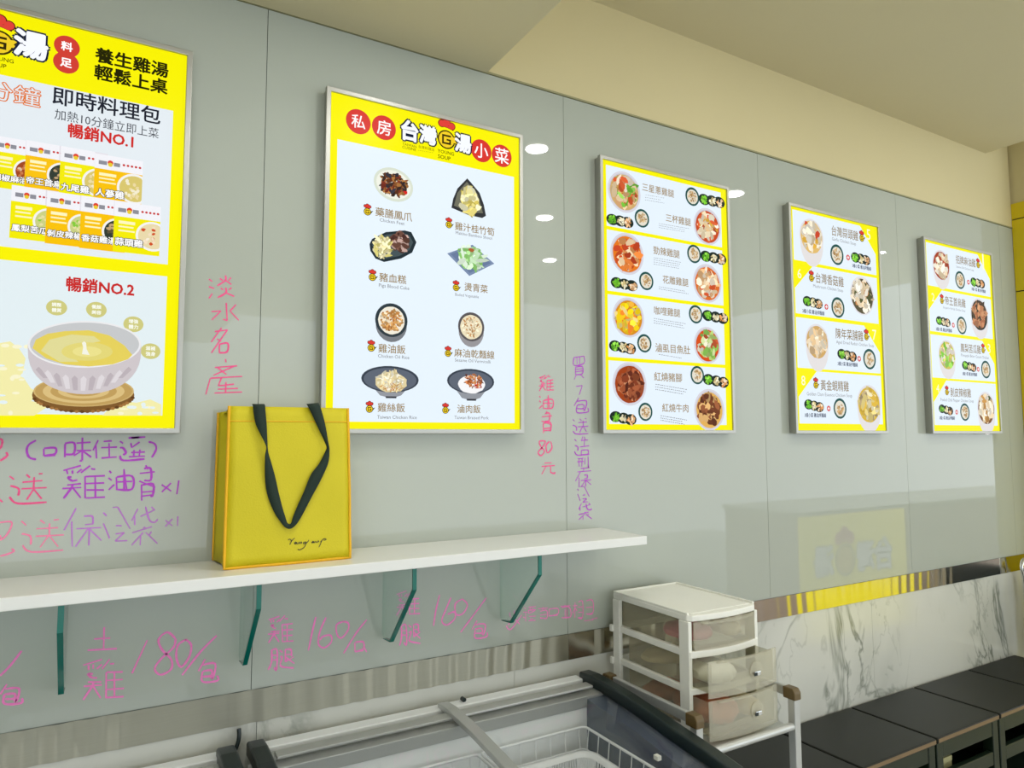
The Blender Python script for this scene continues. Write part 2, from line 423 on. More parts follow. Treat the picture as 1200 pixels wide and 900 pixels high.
# ------------------------------------------------------------------ downlights
def downlight(x, y, z, label):
    t = thing('downlight', label, 'ceiling light', (x, y, z), 'round recessed downlights')
    ring = [(x+.068*cos(a), y+.068*sin(a)) for a in [2*pi*i/32 for i in range(32)]]
    MB().prism_z(ring, z-.004, z).build('trim_ring', M['white_plastic'], t)
    ring = [(x+.058*cos(a), y+.058*sin(a)) for a in [2*pi*i/32 for i in range(32)]]
    MB().prism_z(ring, z-.007, z-.0042).build('diffuser', M['lamp'], t)
    l = bpy.data.lights.new('lamp_glow', 'AREA'); l.shape = 'DISK'; l.size = .11; l.energy = LAMP_W*(.6 if z < 3 else 1); l.color = (1, .985, .95)
    lo = bpy.data.objects.new('lamp_glow', l); C.objects.link(lo); lo.location = (0, 0, -.009); lo.parent = t
zc = EYE+1.476
for x, y, z, lab in [
    (1.836, -1.106, zc, 'round downlight nearest the glass wall, mirrored beside the side-dish menu'),
    (2.475, -2.026, zc, 'second round downlight out from the glass wall in the diagonal row'),
    (3.121, -2.95, zc, 'third round downlight of the diagonal row, farthest from the glass wall'),
    (3.229, -1.07, zc, 'round downlight near the recess, mirrored by the chicken-leg menu edge'),
    (.10, -1.0, GT, 'added round downlight in the low ceiling near the far left poster board'),  # this and the next two: unseen lamps added to streak the steel band
    (.75, -.6, GT, 'added round downlight in the low ceiling close to the side-dish board'),
    (-.3, -1.2, GT, 'added round downlight in the low ceiling above the left end of the shelf'),
    (-1.1, -1.7, GT, 'added round downlight in the low ceiling left of the camera'),  # from here on: extra unseen lamps added for soft room light
    (-1.1, -3.6, GT, 'added round downlight in the low ceiling at the far left'),
    (1.2, -4.6, zc, 'added round downlight in the raised ceiling deep behind the camera'),
    (5.6, -2.6, 3.6, 'added round downlight in the recess over the sales counter'),
    (7.2, -2.6, 3.6, 'added round downlight in the recess at the far end of the counter')]:
    downlight(x, y, z, lab)

# ------------------------------------------------------------------ sales counter opposite, seen only as a reflection
ct = thing('sales_counter', 'long sales counter opposite with yellow logo front, seen mirrored', 'counter', (6.3, -1.85, 0))
MB().box(4.30, 5.62, -2.2, -1.53, 0, 1.02).build('cabinet_body', M['counter_pink'], ct)
MB().box(4.31, 5.61, -1.529, -1.515, .12, 1.01).build('lit_yellow_front', M['lit_yellow'], ct)
MB().box(5.64, 8.4, -2.2, -1.515, 0, 1.02).build('rose_front', M['counter_pink'], ct)
MB().box(4.28, 8.42, -2.22, -1.49, 1.02, 1.05).build('counter_top', M['counter_white'], ct, .004)
sg = Print(0)
def mtext(s, t, xc, zc_, w, col, L, off, outline, ol, flip):
    vs, ts, gx0, gx1, gy0, gy1 = glyphs(t, 0); k = w/(gx1-gx0)
    for o_, c_, LL in ((ol, outline, L), (off, col, L+1)):
        vv, tt = glyphs(t, o_)[:2]
        s.add2([(xc-(x-(gx0+gx1)/2)*k*flip, zc_+(y-(gy0+gy1)/2)*k) for x, y in vv], tt, c_, LL)
# the sign faces the wall, so x runs the other way for its reader
for t_, x_ in (('台', 5.30), ('灣', 5.07), ('湯', 4.57)): mtext(sg, t_, x_, .68, .21, (250, 250, 255), 2, .03, (70, 80, 100), .07, 1)
sg.circ(4.82, .67, .12, .12, (60, 50, 10), 1, 30); sg.circ(4.82, .67, .105, .105, (238, 196, 30), 2, 30)
for dx, dz, r in ((-.07, .16, .05), (0, .19, .06), (.07, .16, .05)): sg.circ(4.82+dx, .67+dz, r, r, (210, 60, 50), 2)
sg.lay(); sg.v = [(x, -1.515+abs(y)+.001, z) for x, y, z in sg.v]
sg.build('counter_logo', M['lit_print'], ct)

# ------------------------------------------------------------------ light boxes on the wall
YF = -.032
def lightbox(xl, xr, zt, zb, label):
    t = thing('light_box', label, 'menu board', ((xl+xr)/2, -.001, zb), 'back-lit menu boards on the glass wall')
    fw = .0125
    MB().box(xl+.004, xr-.004, YF+.005, -.0005, zb+.004, zt-.004).build('housing', M['frame'], t)
    O = [(xl, zb), (xr, zb), (xr, zt), (xl, zt)]; I = [(xl+fw, zb+fw), (xr-fw, zb+fw), (xr-fw, zt-fw), (xl+fw, zt-fw)]
    ya, yb = YF-.003, YF+.012; vs = [(x, y, z) for q, y in ((O, ya), (I, ya), (I, yb), (O, yb)) for x, z in q]
    MB().add(vs, [(l*4+i, l*4+(i+1) % 4, ((l+1) % 4)*4+(i+1) % 4, ((l+1) % 4)*4+i) for l in range(4) for i in range(4)]).build('frame', M['frame'], t, .0015)
    return t
ZT, ZB = EYE+.927, EYE+.009
YEL = (247, 240, 4); WHT = (228, 240, 251); GOLD = (160, 138, 96); GREY = (150, 150, 150)
BOX = {1: (-.467, .139), 2: (.461, 1.066), 3: (1.361, 1.963), 4: (2.296, 2.899), 5: (3.24, 3.86)}
def base_print(k, dx=0):
    xl, xr = BOX[k]; p = Print(YF+.0035, dx)
    p.polym([(xl+.012, ZB+.012), (xr-.012, ZB+.012), (xr-.012, ZT-.012), (xl+.012, ZT-.012)], YEL, 0)
    return p

# --- board 2: side dishes
t2 = lightbox(*BOX[2], ZT, ZB, 'large side-dish menu board with red circles in its yellow header')
p = base_print(2)
p.rect(395.5, 163, 603, 495.8, WHT, 1)
a = p.P(392, 163); b = p.P(603, 495.8)
for ch, x, y, h in (('私', 420, 142.6, 29), ('房', 450, 149.7, 28.5), ('小', 564, 176.7, 26.5), ('菜', 588, 182.7, 26)):
    p.disc(x, y, h, (214, 56, 48), 1); p.text(ch, x-8, y-2, x+8, y+2, (255, 255, 255), 3, .012)
for ch, x, y, w in (('台', 480.3, 153.3, 18.5), ('灣', 501.6, 158.2, 18.5), ('湯', 542.6, 168, 18)):
    p.text(ch, x-w/2, y-2.3, x+w/2, y+2.3, (245, 248, 255), 2, .045, 1.05, outline=(24, 34, 60), ol=.125)
def biglogo(p, x, y, h):
    X, Z, r = p.disc(x, y, h, (60, 50, 10), 2); p.circ(X, Z, r*.86, r*.86, (240, 205, 40), 3); p.gmark(X, Z, r*.5, 4, (50, 40, 10))
    p.polym([(X+.7*r, Z+.5*r), (X+1.5*r, Z+.55*r), (X+1.1*r, Z+.1*r), (X+1.45*r, Z-.3*r), (X+.8*r, Z-.3*r)], (60, 50, 10), 2)
    p.polym([(X+.6*r, Z+.38*r), (X+1.28*r, Z+.46*r), (X+.95*r, Z+.1*r), (X+1.22*r, Z-.2*r), (X+.7*r, Z-.2*r)], (240, 205, 40), 2.5)
    for g, c, L in ((1.0, (90, 24, 20), 2), (.82, (222, 66, 58), 3)):
        for dx, dz, q in ((-.55, 1.62, .42), (.0, 1.85, .48), (.6, 1.55, .42)): p.circ(X+dx*r, Z+dz*r, q*r*g, q*r*g, c, L)
        p.polym([(X-.7*r*g, Z+1.5*r), (X+.75*r*g, Z+1.5*r), (X+.8*r*g, Z+(1.3-.22*g)*r), (X+.1*r, Z+(1.45-.2*g)*r), (X-.5*r*g, Z+(1.5-.2*g)*r)], c, L)
biglogo(p, 523.2, 163.6, 22)
p.text('TAIWAN', 471.7, 168.4, 488, 172, (90, 80, 10), 2); p.text('CUISINE', 471.5, 172, 487.5, 175.6, (90, 80, 10), 2)
p.text('台灣料理店', 490.5, 171.5, 509, 175.8, (110, 96, 10), 2); p.dashes(490, 174.5, 509, 178, 1, (130, 116, 20), 2, .9)
p.text('YOUNG', 513, 176.2, 532, 181, (60, 54, 10), 2, .01); p.text('SOUP', 513.3, 182.6, 528, 186.4, (60, 54, 10), 2, .01)
def title(p, zh, x0, y0, x1, y1, en, ex0, ey0, ex1, ey1, em, L=2):
    p.text(zh, x0, y0, x1, y1, (158, 132, 84), L, .012); p.text(en, ex0, ey0, ex1, ey1, (120, 120, 120), L)
    p.emblem(em[0], em[1], em[2], L)
title(p, '藥膳鳳爪', 440, 248, 482.8, 254.6, 'Chicken Feet', 445, 257.2, 474, 262.3, (430.6, 245.8, 13.5))
title(p, '雞汁桂竹筍', 533.3, 264.2, 579.3, 272.4, 'Makino Bamboo Shoot', 534, 272, 577, 279.8, (526, 261.3, 12.5))
title(p, '豬血糕', 444.6, 324.2, 476, 328.2, 'Pigs Blood Cake', 444, 334.4, 479.6, 338.8, (436.4, 322.6, 13.5))
title(p, '燙青菜', 544.4, 335.5, 571.5, 339.4, 'Boiled Vegetable', 533.5, 345.3, 561, 348.6, (534.4, 335, 12.5))
title(p, '雞油飯', 443.5, 408, 475, 409.6, 'Chicken Oil Rice', 443, 417, 479.6, 418.9, (435, 405.4, 13.5))
title(p, '麻油乾麵線', 532.5, 413.6, 579.3, 415.8, 'Sesame Oil Vermicelli', 533, 421.8, 574.7, 424, (525, 412, 12.5))
title(p, '雞絲飯', 442.7, 477.3, 474.4, 477.9, 'Taiwan Chicken Rice', 442, 488.6, 488.4, 489.2, (433, 477, 13.5))
title(p, '滷肉飯', 536, 479, 563, 479.4, 'Taiwan Braised Pork', 532.5, 489.2, 572.6, 489.7, (522, 478.6, 12.5))
# dishes
DK = (62, 70, 78)
X, Z, r = p.disc(461.3, 216.4, 39, (214, 222, 206), 2, 1.22, 36, rot=-.12); p.circ(X, Z, r*1.06, r*.84, (236, 238, 226), 2.5, 36, rot=-.12)
p.food(X, Z, r*.98, r*.74, [(96, 56, 34), (150, 92, 50), (60, 44, 40), (52, 52, 62), (176, 120, 66), (120, 50, 36)], 90, 3, .17)
p.circ(X+r*.72, Z-r*.35, r*.13, r*.13, (214, 40, 36), 5.8)
p.poly([(547.5, 209), (552, 214), (562, 226), (567, 240), (569.5, 253), (565, 255.5), (549, 252), (529, 243.5), (531, 233), (536, 221)], (52, 54, 56), 2)
p.poly([(547, 213), (560, 228), (566, 250), (550, 248.5), (532, 241), (536, 226)], (112, 112, 96), 2.4)
X, Z = p.P(550.5, 235); p.food(X, Z, .032, .044, [(232, 218, 130), (244, 234, 168), (214, 196, 96), (240, 236, 196)], 60, 3, .3, elong=2.2)
p.poly([(433, 286), (436, 280), (452, 272), (474, 270), (482, 272), (488, 284), (483, 296), (470, 303), (450, 307), (440, 303), (434, 294)], (38, 50, 56), 2)
p.poly([(436, 287), (440, 281), (453, 275), (473, 273), (480, 276), (484, 284), (480, 293), (468, 300), (451, 303), (442, 299)], (70, 84, 88), 2.3)
X, Z = p.P(448, 289.5); p.food(X, Z, .029, .034, [(226, 216, 160), (240, 232, 190), (210, 200, 120)], 60, 3, .2, elong=2.4)
X, Z = p.P(468, 283.5); p.food(X, Z, .029, .033, [(98, 66, 56), (70, 44, 40), (130, 90, 76), (190, 160, 150)], 45, 3, .26)
p.poly([(524, 297), (553.7, 286.8), (579.3, 309), (550, 323.4)], (122, 140, 172), 2); p.poly([(528, 297.6), (553.5, 289), (575, 308.6), (550.4, 320)], (104, 122, 156), 2.3)
X, Z = p.P(552.5, 303); p.food(X, Z, .042, .038, [(176, 222, 150), (206, 238, 196), (140, 200, 110), (226, 244, 222)], 70, 3, .26, elong=2)
p.circ(X, Z+.025, .010, .006, (170, 96, 50), 5.6, 9, .2)
RICE = [(240, 236, 220), (246, 244, 236)]
p.bowl(458.8, 375.2, 39.5, (50, 62, 68), (238, 232, 216), [(206, 150, 84), (190, 128, 66), (224, 178, 116), (212, 160, 96), (176, 112, 56), (236, 220, 190)], 110, depth=1.15, size=.11, fill=.82, body=(120, 124, 130))
p.bowl(552.3, 383, 34, (92, 88, 90), (234, 222, 190), [(232, 214, 176), (198, 146, 92), (240, 228, 200)], 80, depth=1.25, size=.1, fill=.84, body=(150, 148, 152))
def cone_bowl(x, y, w, h, dep, food):
    p.poly([(x-w*.97, y+2), (x-w*.45, y+dep), (x-w*.22, y+dep+1.6), (x-w*.2, y+dep+3), (x+w*.22, y+dep+3.2), (x+w*.24, y+dep+1.8), (x+w*.45, y+dep), (x+w*.97, y+3)], (146, 150, 158), 2)
    p.poly([(x-w*.22, y+dep+1), (x-w*.2, y+dep+3.2), (x+w*.24, y+dep+3.4), (x+w*.26, y+dep+1.2)], (60, 62, 68), 2.3)
    X, Z, r = p.disc(x, y, h, (58, 66, 78), 2.6, w/h*2*1.05*1.22); p.circ(X, Z-.03*r, r*.92*w/h*2*1.28, r*.88, (94, 102, 116), 2.8, 30)
    food(X, Z, r)
def f7(X, Z, r):
    p.circ(X+.002, Z-.008, r*1.25, r*.78, (222, 206, 160), 3, 20, .05); p.food(X, Z-.004, r*1.25, r*.86, [(240, 232, 200), (228, 210, 160), (248, 242, 222)], 80, 3.3, .12)
    p.food(X+.004, Z-.020, r*1.15, r*.36, [(206, 160, 90), (190, 130, 66)], 26, 5.7, .11)
def f8(X, Z, r):
    p.circ(X+.001, Z-.009, r*1.22, r*.74, (244, 244, 246), 3, 20, .04); p.food(X+.006, Z+.002, r*1.0, r*.62, [(176, 96, 50), (210, 130, 76), (110, 56, 36), (226, 170, 120)], 70, 3.3, .13)
    p.food(X+.022, Z-.014, r*.4, r*.25, [(216, 60, 36), (190, 80, 40)], 14, 5.6, .22)
cone_bowl(457.7, 444.4, 27.5, 31, 19, f7); cone_bowl(552, 446.8, 24, 29, 19.5, f8)
p.build('print_sheet', M['lit_print'], t2)

# --- board 3: eight chicken-leg sets
t3 = lightbox(*BOX[3], ZT, ZB, 'menu board of eight round dishes right of the side-dish board')
p = base_print(3)
p.rect(710, 192.8, 851.5, 498, WHT, 1)
def setbowl(p, x, y, h=21.5, L=3): p.bowl(x, y, h, (34, 84, 80), (226, 220, 204), [(196, 160, 108), (216, 186, 140), (178, 140, 90)], 26, L=L, size=.17, fill=.78, foodr=.85)
def platter(p, x, y, w=28, h=13, L=3):
    for dx, dy in ((-.33, -.12), (0, 0), (.3, .12)): p.disc(x+dx*w, y+dy*h*1.1, h, (30, 44, 38), L, 1.35)
    X, Z = p.P(x-.34*w, y-.1*h); k = (p.P(x, y-h/2)[1]-p.P(x, y+h/2)[1])/2
    p.food(X, Z, k*.9, k*.8, [(120, 196, 50), (150, 220, 80), (90, 170, 40)], 16, L+1, .32)
    X, Z = p.P(x, y+.02*h); p.food(X, Z, k*.85, k*.75, [(232, 220, 176), (206, 186, 130), (240, 232, 200)], 12, L+1, .34)
    X, Z = p.P(x+.32*w, y+.16*h); p.food(X, Z, k*.95, k*.85, [(230, 180, 130), (216, 150, 90), (244, 220, 190)], 13, L+1, .32)
RIM = (214, 212, 222)
D = dict(
 A=((206, 170, 110), [(110, 180, 60), (150, 206, 90), (226, 200, 160), (220, 170, 120), (206, 90, 50), (240, 224, 200), (200, 150, 80)]),
 B=((196, 74, 32), [(240, 222, 186), (226, 190, 140), (246, 234, 210), (236, 180, 60), (206, 90, 50)]),
 Cc=((228, 120, 30), [(214, 84, 36), (232, 130, 60), (240, 210, 170), (196, 70, 36), (222, 150, 90)]),
 Dd=((220, 110, 40), [(240, 214, 176), (226, 180, 130), (246, 230, 206), (206, 84, 44)]),
 E=((214, 140, 30), [(250, 214, 20), (240, 196, 30), (236, 176, 60), (250, 224, 60), (220, 200, 130), (232, 130, 40)]),
 Ff=((214, 80, 24), [(230, 226, 200), (130, 180, 80), (196, 210, 150), (200, 90, 50), (170, 196, 110)]),
 G=((160, 66, 24), [(130, 60, 34), (176, 96, 60), (100, 44, 28), (200, 130, 90), (150, 76, 44)]),
 Hh=((226, 176, 90), [(120, 66, 40), (150, 90, 56), (96, 52, 34), (214, 170, 110)]))
def dish(x, y, h, key, L=3, dep=0, n=64, size=.21, rim=RIM, w=1.0):
    so, co = D[key]; p.bowl(x, y, h, rim, so, co, n, L=L, size=size, fill=.86, depth=dep, w=w)
rows = [('三星蔥雞腿', 752.6, 218.6, 789.8, 227.4, 0, (756, 227, 780, 236), 3), ('三杯雞腿', 780.3, 254.6, 809.5, 261, 1, (772, 261, 810, 268), 3),
        ('勁辣雞腿', 765.7, 293, 796.4, 298, 0, (766, 301, 802, 311), 4), ('花雕雞腿', 776.7, 327.2, 806.6, 331.4, 1, (772, 335, 810, 340), 2),
        ('咖哩雞腿', 766.5, 363.2, 797, 367.4, 0, (766, 372, 808, 380), 3), ('滷虱目魚肚', 768, 407.2, 808.7, 410.4, 1, (772, 414, 806, 417), 1),
        ('紅燒豬腳', 766.5, 441, 799, 442.8, 0, (768, 449, 806, 458), 3), ('紅燒牛肉', 776, 477.6, 806.6, 478.6, 1, (774, 486, 806, 494), 3)]
for (tt, x0, y0, x1, y1, side, d, nr) in rows:
    p.text(tt, x0, y0, x1, y1, (164, 138, 96), 4, .01); p.dashes(d[0], d[1], d[2], d[3], nr, (120, 120, 124), 4, 1.0)
for a_ in ((711, 267.6, 849, 291.4), (711, 343, 852, 360), (711, 420, 853, 429.6)):
    xa, za = p.P(a_[0], a_[1]); xb, zb_ = p.P(a_[2], a_[3]); z_ = (za+zb_)/2; p.polym([(xa, z_-.006), (xb, z_-.006), (xb, z_+.006), (xa, z_+.006)], YEL, 2)
for k, x, y, h in (('A', 731.6, 225, 48), ('B', 829, 265.5, 43), ('Cc', 735, 297.5, 49), ('Dd', 829, 332, 45), ('E', 736.6, 372, 47), ('Ff', 829, 404.6, 43), ('G', 738, 449.8, 51), ('Hh', 831.4, 480.2, 49)): dish(x, y, h, k)
for x, y in ((811, 230.6), (751.9, 256), (813, 297.7), (757, 329.4), (814.9, 368.4), (754.8, 402.4), (816.8, 439.6), (756, 482.6)): setbowl(p, x, y, L=5.2)
for x, y in ((834.5, 235.5), (727, 259), (836.5, 302), (732, 333), (838.6, 371.5), (730, 407), (839.4, 446.4), (730.7, 490)): platter(p, x, y)
# a halved egg among the braised pork
X, Z = p.P(735, 446.5); p.circ(X, Z, .017, .02, (206, 140, 100), 5.8, 14)
p.build('print_sheet', M['lit_print'], t3)

# --- boards 4 and 5: four soups each
def soup_board(k, dx, nums, titles, ens, dishes, label):
    global p
    t = lightbox(*BOX[k], ZT, ZB, label); p = base_print(k, dx)
    W4 = (924+4, 244)
    def wrow(tl, tr, bl, br, cut):
        # white field with one corner cut off; heights from the left and right ends averaged on the sheet
        x0 = p.P(*tl)[0]; x1 = p.P(*tr)[0]; zt = (p.P(*tl)[1]+p.P(*tr)[1])/2; zb = (p.P(*bl)[1]+p.P(*br)[1])/2
        x0 = BOX[k][0]+.028; x1 = BOX[k][1]-.030
        if cut == 'r': pts = [(x0, zb), (x1, zb), (x1, zb+(zt-zb)*.45), (x1-.105, zt), (x0, zt)]
        else: pts = [(x0, zb), (x1, zb), (x1, zt), (x0+.115, zt), (x0, zb+(zt-zb)*.5)]
        p.polym(pts, WHT, 1)
    wrow((929, 246), (1008, 264), (931, 304.5), (1026, 322), 'r')
    wrow((945, 311), (1026, 325.5), (933, 367), (1029, 379.5), 'l')
    wrow((934, 372.5), (1015, 381), (936, 430.5), (1032, 438), 'r')
    wrow((952, 435.5), (1032, 440), (940, 496), (1035, 497.5), 'l')
    def q(x0, y0, x1, y1, i): p.text(titles[i], x0, y0, x1, y1, (150, 128, 92), 4, .008, 1.25)
    def e(x0, y0, x1, y1, i): p.text(ens[i], x0, y0, x1, y1, (140, 140, 140), 4)
    q(974.6, 269.4, 1005.7, 277.2, 0); e(975, 280.6, 1003, 286, 0); p.emblem(1009.8, 276.8, 13, 4)
    q(956, 324.6, 988.6, 331.4, 1); e(953, 335, 988, 341.4, 1); p.emblem(950.8, 323.6, 13, 4)
    q(979.3, 389.2, 1011.5, 395.2, 2); e(980, 401.2, 1024, 405.6, 2); p.emblem(1015.2, 392.4, 13, 4)
    q(961.6, 450.6, 994.6, 453.4, 3); e(945.5, 461.8, 998.6, 464.4, 3); p.emblem(956, 449, 13, 4)
    for n_, x, y in zip(nums, (1017.8, 936.8, 1024.7, 941.4), (275, 320.6, 392.6, 445.9)):
        g = glyphs(n_)[5]-glyphs(n_)[4]; gw = glyphs(n_)[3]-glyphs(n_)[2]
        hw = 4.2*gw/.46/1.15
        p.text(n_, x-hw/2-.6, y-.5, x+hw/2+.6, y+.5, (252, 252, 225), 4, 0, 1.0)
    for x, y in ((980.8, 298.5), (982, 360.3), (1019, 420.9), (984.4, 478.7)): setbowl(p, x, y, 24, 3)
    for x, y in ((993.7, 301.8), (968.3, 359.6), (1006.7, 420.4), (971, 478.7)):
        X, Z, r = p.disc(x, y, 6.6, (210, 52, 48), 4.8)
        p.polym([(X-r*.6, Z-r*.2), (X+r*.6, Z-r*.2), (X+r*.6, Z+r*.2), (X-r*.6, Z+r*.2)], (250, 240, 240), 5.2); p.polym([(X-r*.2, Z-r*.6), (X+r*.2, Z-r*.6), (X+r*.2, Z+r*.6), (X-r*.2, Z+r*.6)], (250, 240, 240), 5.4)
    for x, y in ((1009, 303.3), (952.8, 354.5), (993, 416.4), (954.3, 475.5)): platter(p, x, y, 20, 12)
    for x0, y0, x1, y1 in ((998.7, 311, 1020.8, 315.2), (940.4, 364, 966, 367.4), (981.6, 425.6, 1005, 428), (943, 486.2, 968, 487)):
        p.text('3樣小菜 雞油拌麵線', x0, y0, x1, y1, (60, 70, 100), 4, .02, 1.2)
    for i, (x, y, h) in enumerate(((951, 277.6, 42), (1010.4, 346.7, 45), (957.6, 400.6, 42), (1018.4, 474, 46))):
        key, dep = dishes[i]; so, co = key
        p.bowl(x, y, h, (224, 222, 226), so, co, 60, L=3, size=.24, fill=.9, depth=dep, body=(226, 222, 222))
    p.build('print_sheet', M['lit_print'], t)
    return t
CH = [(240, 228, 204), (228, 206, 170), (246, 238, 222)]
t4 = soup_board(4, 0, '5678', ['台灣蒜頭雞', '台灣香菇雞', '陳年菜脯雞', '黃金蜆精雞'],
    ['Garlic Chicken Soup', 'Mushroom Chicken Soup', 'Aged Dried Radish Chicken Soup', 'Golden Clam Essence Chicken Soup'],
    [(((224, 186, 110), CH*3+[(206, 70, 40), (220, 170, 60)]), 1.5), (((90, 84, 60), CH*2+[(60, 56, 40), (80, 84, 50), (190, 130, 80)]), 0),
     (((206, 166, 100), [(236, 216, 184), (222, 190, 144), (244, 230, 206)]), 1.5), (((214, 180, 60), [(226, 206, 130), (240, 230, 190), (206, 170, 60), (180, 160, 120)]), 1.3)],
    'menu board numbered five to eight, second board from the right end')
t5 = soup_board(5, BOX[5][0]-BOX[4][0]+.008, '1234', ['招牌麻油雞', '帝王首烏雞', '鳳梨苦瓜雞', '剝皮辣椒雞'],
    ['Sesame Oil Chicken Soup', 'Emperor Herbal Chicken Soup', 'Pineapple Bitter Gourd Chicken', 'Peeled Chili Pepper Chicken Soup'],
    [(((160, 56, 22), CH*2+[(180, 70, 40)]), 1.4), (((44, 48, 36), [(190, 130, 90), (206, 150, 106), (160, 100, 66), (70, 56, 40)]), 1.3),
     (((206, 190, 90), CH+[(130, 206, 60), (160, 220, 90), (226, 206, 110)]), 1.4), (((120, 76, 36), CH*2+[(190, 140, 70), (90, 100, 50)]), 1.4)],
    'smallest-looking menu board numbered one to four, nearest the yellow end wall')

# --- board 1: ready-made soups, cut by the left edge of the picture
t1 = lightbox(*BOX[1], ZT, ZB, 'soup poster board at far left with a large bowl of yellow broth')
p = base_print(1)
zt1 = (p.P(203, 130)[1]); zb1 = p.P(196, 310)[1]; x1 = p.P(203, 130)[0]
p.polym([(-.43, zb1), (x1, zb1), (x1, zt1), (-.43, zt1)], (226, 234, 240), 1)
zt2 = p.P(196, 324)[1]; zb2 = p.P(189.6, 487)[1]
p.polym([(-.43, zb2), (x1, zb2), (x1, zt2), (-.43, zt2)], (224, 236, 240), 1)
p.text('湯', 17.5, 49, 55, 56, (245, 248, 255), 3, .045, 1.0, outline=(24, 34, 60), ol=.11)
biglogo(p, -1.5, 49.5, 29)
p.text('灣', -62, 34, -22, 42, (245, 248, 255), 3, .045, 1.0, outline=(24, 34, 60), ol=.11)
p.text('YOUNG', -14, 66, 16, 72, (60, 54, 10), 2, .01); p.text('SOUP', -14, 74, 7.5, 77.5, (60, 54, 10), 2, .01)
for ch, x, y in (('料', 78.5, 54.5), ('足', 77.5, 73.5)):
    p.disc(x, y, 25, (208, 64, 52), 2, 1.0); p.text(ch, x-6.5, y-1.5, x+6.5, y+1.5, (255, 255, 255), 3, .03)
p.text('養生雞湯', 112, 64, 197, 82.5, (40, 40, 10), 2, .03, 1.0); p.text('輕鬆上桌', 111, 84, 196, 102, (40, 40, 10), 2, .03, 1.0)
p.text('即時料理包', 62, 113, 188, 135, (36, 40, 52), 2, .018, 1.0)
p.text('加熱10分鐘立即上菜', 64, 134.5, 186, 155.5, (50, 54, 66), 2, .0, 1.15)
p.text('分鐘', -16, 104, 47, 115, (226, 234, 240), 3, .0, .9, outline=(226, 120, 50), ol=.05)
p.text('暢銷NO.1', 80, 152.5, 156, 165.5, (210, 50, 46), 2, .03, 1.1)
p.text('暢銷NO.2', 78, 331.5, 157, 340.5, (204, 48, 46), 2, .03, 1.1)
def pack(x0, y0, x1, y1, dark, food, name, L):
    a = p.P(x0, y0); b = p.P(x1, y1); w = b[0]-a[0]; h = a[1]-b[1]; X, Zt = a
    R = lambda u0, v0, u1, v1, c, l: p.polym([(X+w*u0, Zt-h*v0), (X+w*u1, Zt-h*v0), (X+w*u1, Zt-h*v1), (X+w*u0, Zt-h*v1)], c, l)
    yc = (246, 192, 8) if dark else (240, 232, 6)
    R(0, 0, 1, .31, (240, 240, 246), L); R(0, .3, 1, 1, yc, L); R(.72, 0, 1, .3, (226, 222, 230), L+.1) if x1 < 160 else None
    p.circ(X+w*.32, Zt-h*.15, w*.06, w*.06, (220, 70, 50), L+.5); p.circ(X+w*.32, Zt-h*.19, w*.05, w*.05, (230, 200, 50), L+.6)
    R(.08, .13, .25, .21, (140, 140, 150), L+.5); R(.39, .13, .52, .21, (140, 140, 150), L+.5)
    R(.1, .38, .45, .44, (250, 244, 190), L+.5); R(.1, .48, .42, .51, (250, 244, 190), L+.5); R(.1, .56, .45, .59, (250, 244, 190), L+.5)
    cx, cz, r = X+w*.84, Zt-h*.62, w*.37
    def half(rr, c, l):     # disc clipped at the pack's right edge
        pts = []
        for i in range(28):
            aa = 2*pi*i/28; xx = min(cx+rr*cos(aa), X+w); pts.append((xx, cz+rr*sin(aa)))
        p.polym(pts, c, l)
    half(r, (240, 240, 240), L+.6); half(r*.86, food[0], L+.8)
    for i in range(26):
        aa = random.uniform(0, 2*pi); q = math.sqrt(random.random())*.7*r; xx = cx+q*cos(aa)
        if xx < X+w*.93: p.circ(xx, cz+q*sin(aa), r*.13, r*.1, random.choice(food[1:]), L+1+i*.02, 6, .2, random.random()*3)
    for k in range(5): p.circ(X+w*(.6+k*.085), Zt-h*.15, w*.03, w*.03, (200, 60, 60), L+.5, 8)
    g = glyphs(name); tw = min(.8, .17*len(name)+.08)*w; sc = tw/(g[3]-g[2])
    for o_, c_, l_ in ((.1, (40, 40, 40), L+1.8), (.03, (250, 250, 250), L+2.2)):
        vv, tt = glyphs(name, o_)[:2]; p.add2([(X+w*.04+(x-g[2])*sc, Zt-h*.8+(y-.35)*sc) for x, y in vv], tt, c_, l_)
BR = [(160, 70, 30), (220, 190, 160), (200, 120, 70)]; GR = [(50, 60, 50), (190, 160, 120), (90, 80, 60)]; PAL = [(214, 196, 110), (240, 232, 204), (232, 214, 160)]; GN = [(200, 206, 130), (130, 200, 60), (226, 220, 160)]; RD = [(230, 214, 170), (244, 234, 214), (206, 80, 40), (240, 220, 190)]
L = 2
for x0, y0, x1, y1, dk, fd, nm in ((-8, 158, 42, 226, 0, BR, '胡椒麻油'), (31, 164, 82, 230, 1, GR, '帝王首烏'), (71.5, 171, 124, 238, 0, PAL, '九尾雞'), (111.5, 179.5, 165.5, 244, 1, PAL, '人蔘雞'),
                                   (14, 216.6, 66, 285, 0, GN, '鳳梨苦瓜'), (55.5, 223.4, 106, 291, 1, GN, '剝皮辣椒'), (95.5, 229, 146, 296.5, 1, GR, '香菇雞湯'), (134.5, 235, 186.5, 300.5, 0, RD, '蒜頭雞')):
    pack(x0, y0, x1, y1, dk, fd, nm, L); L += 2.5
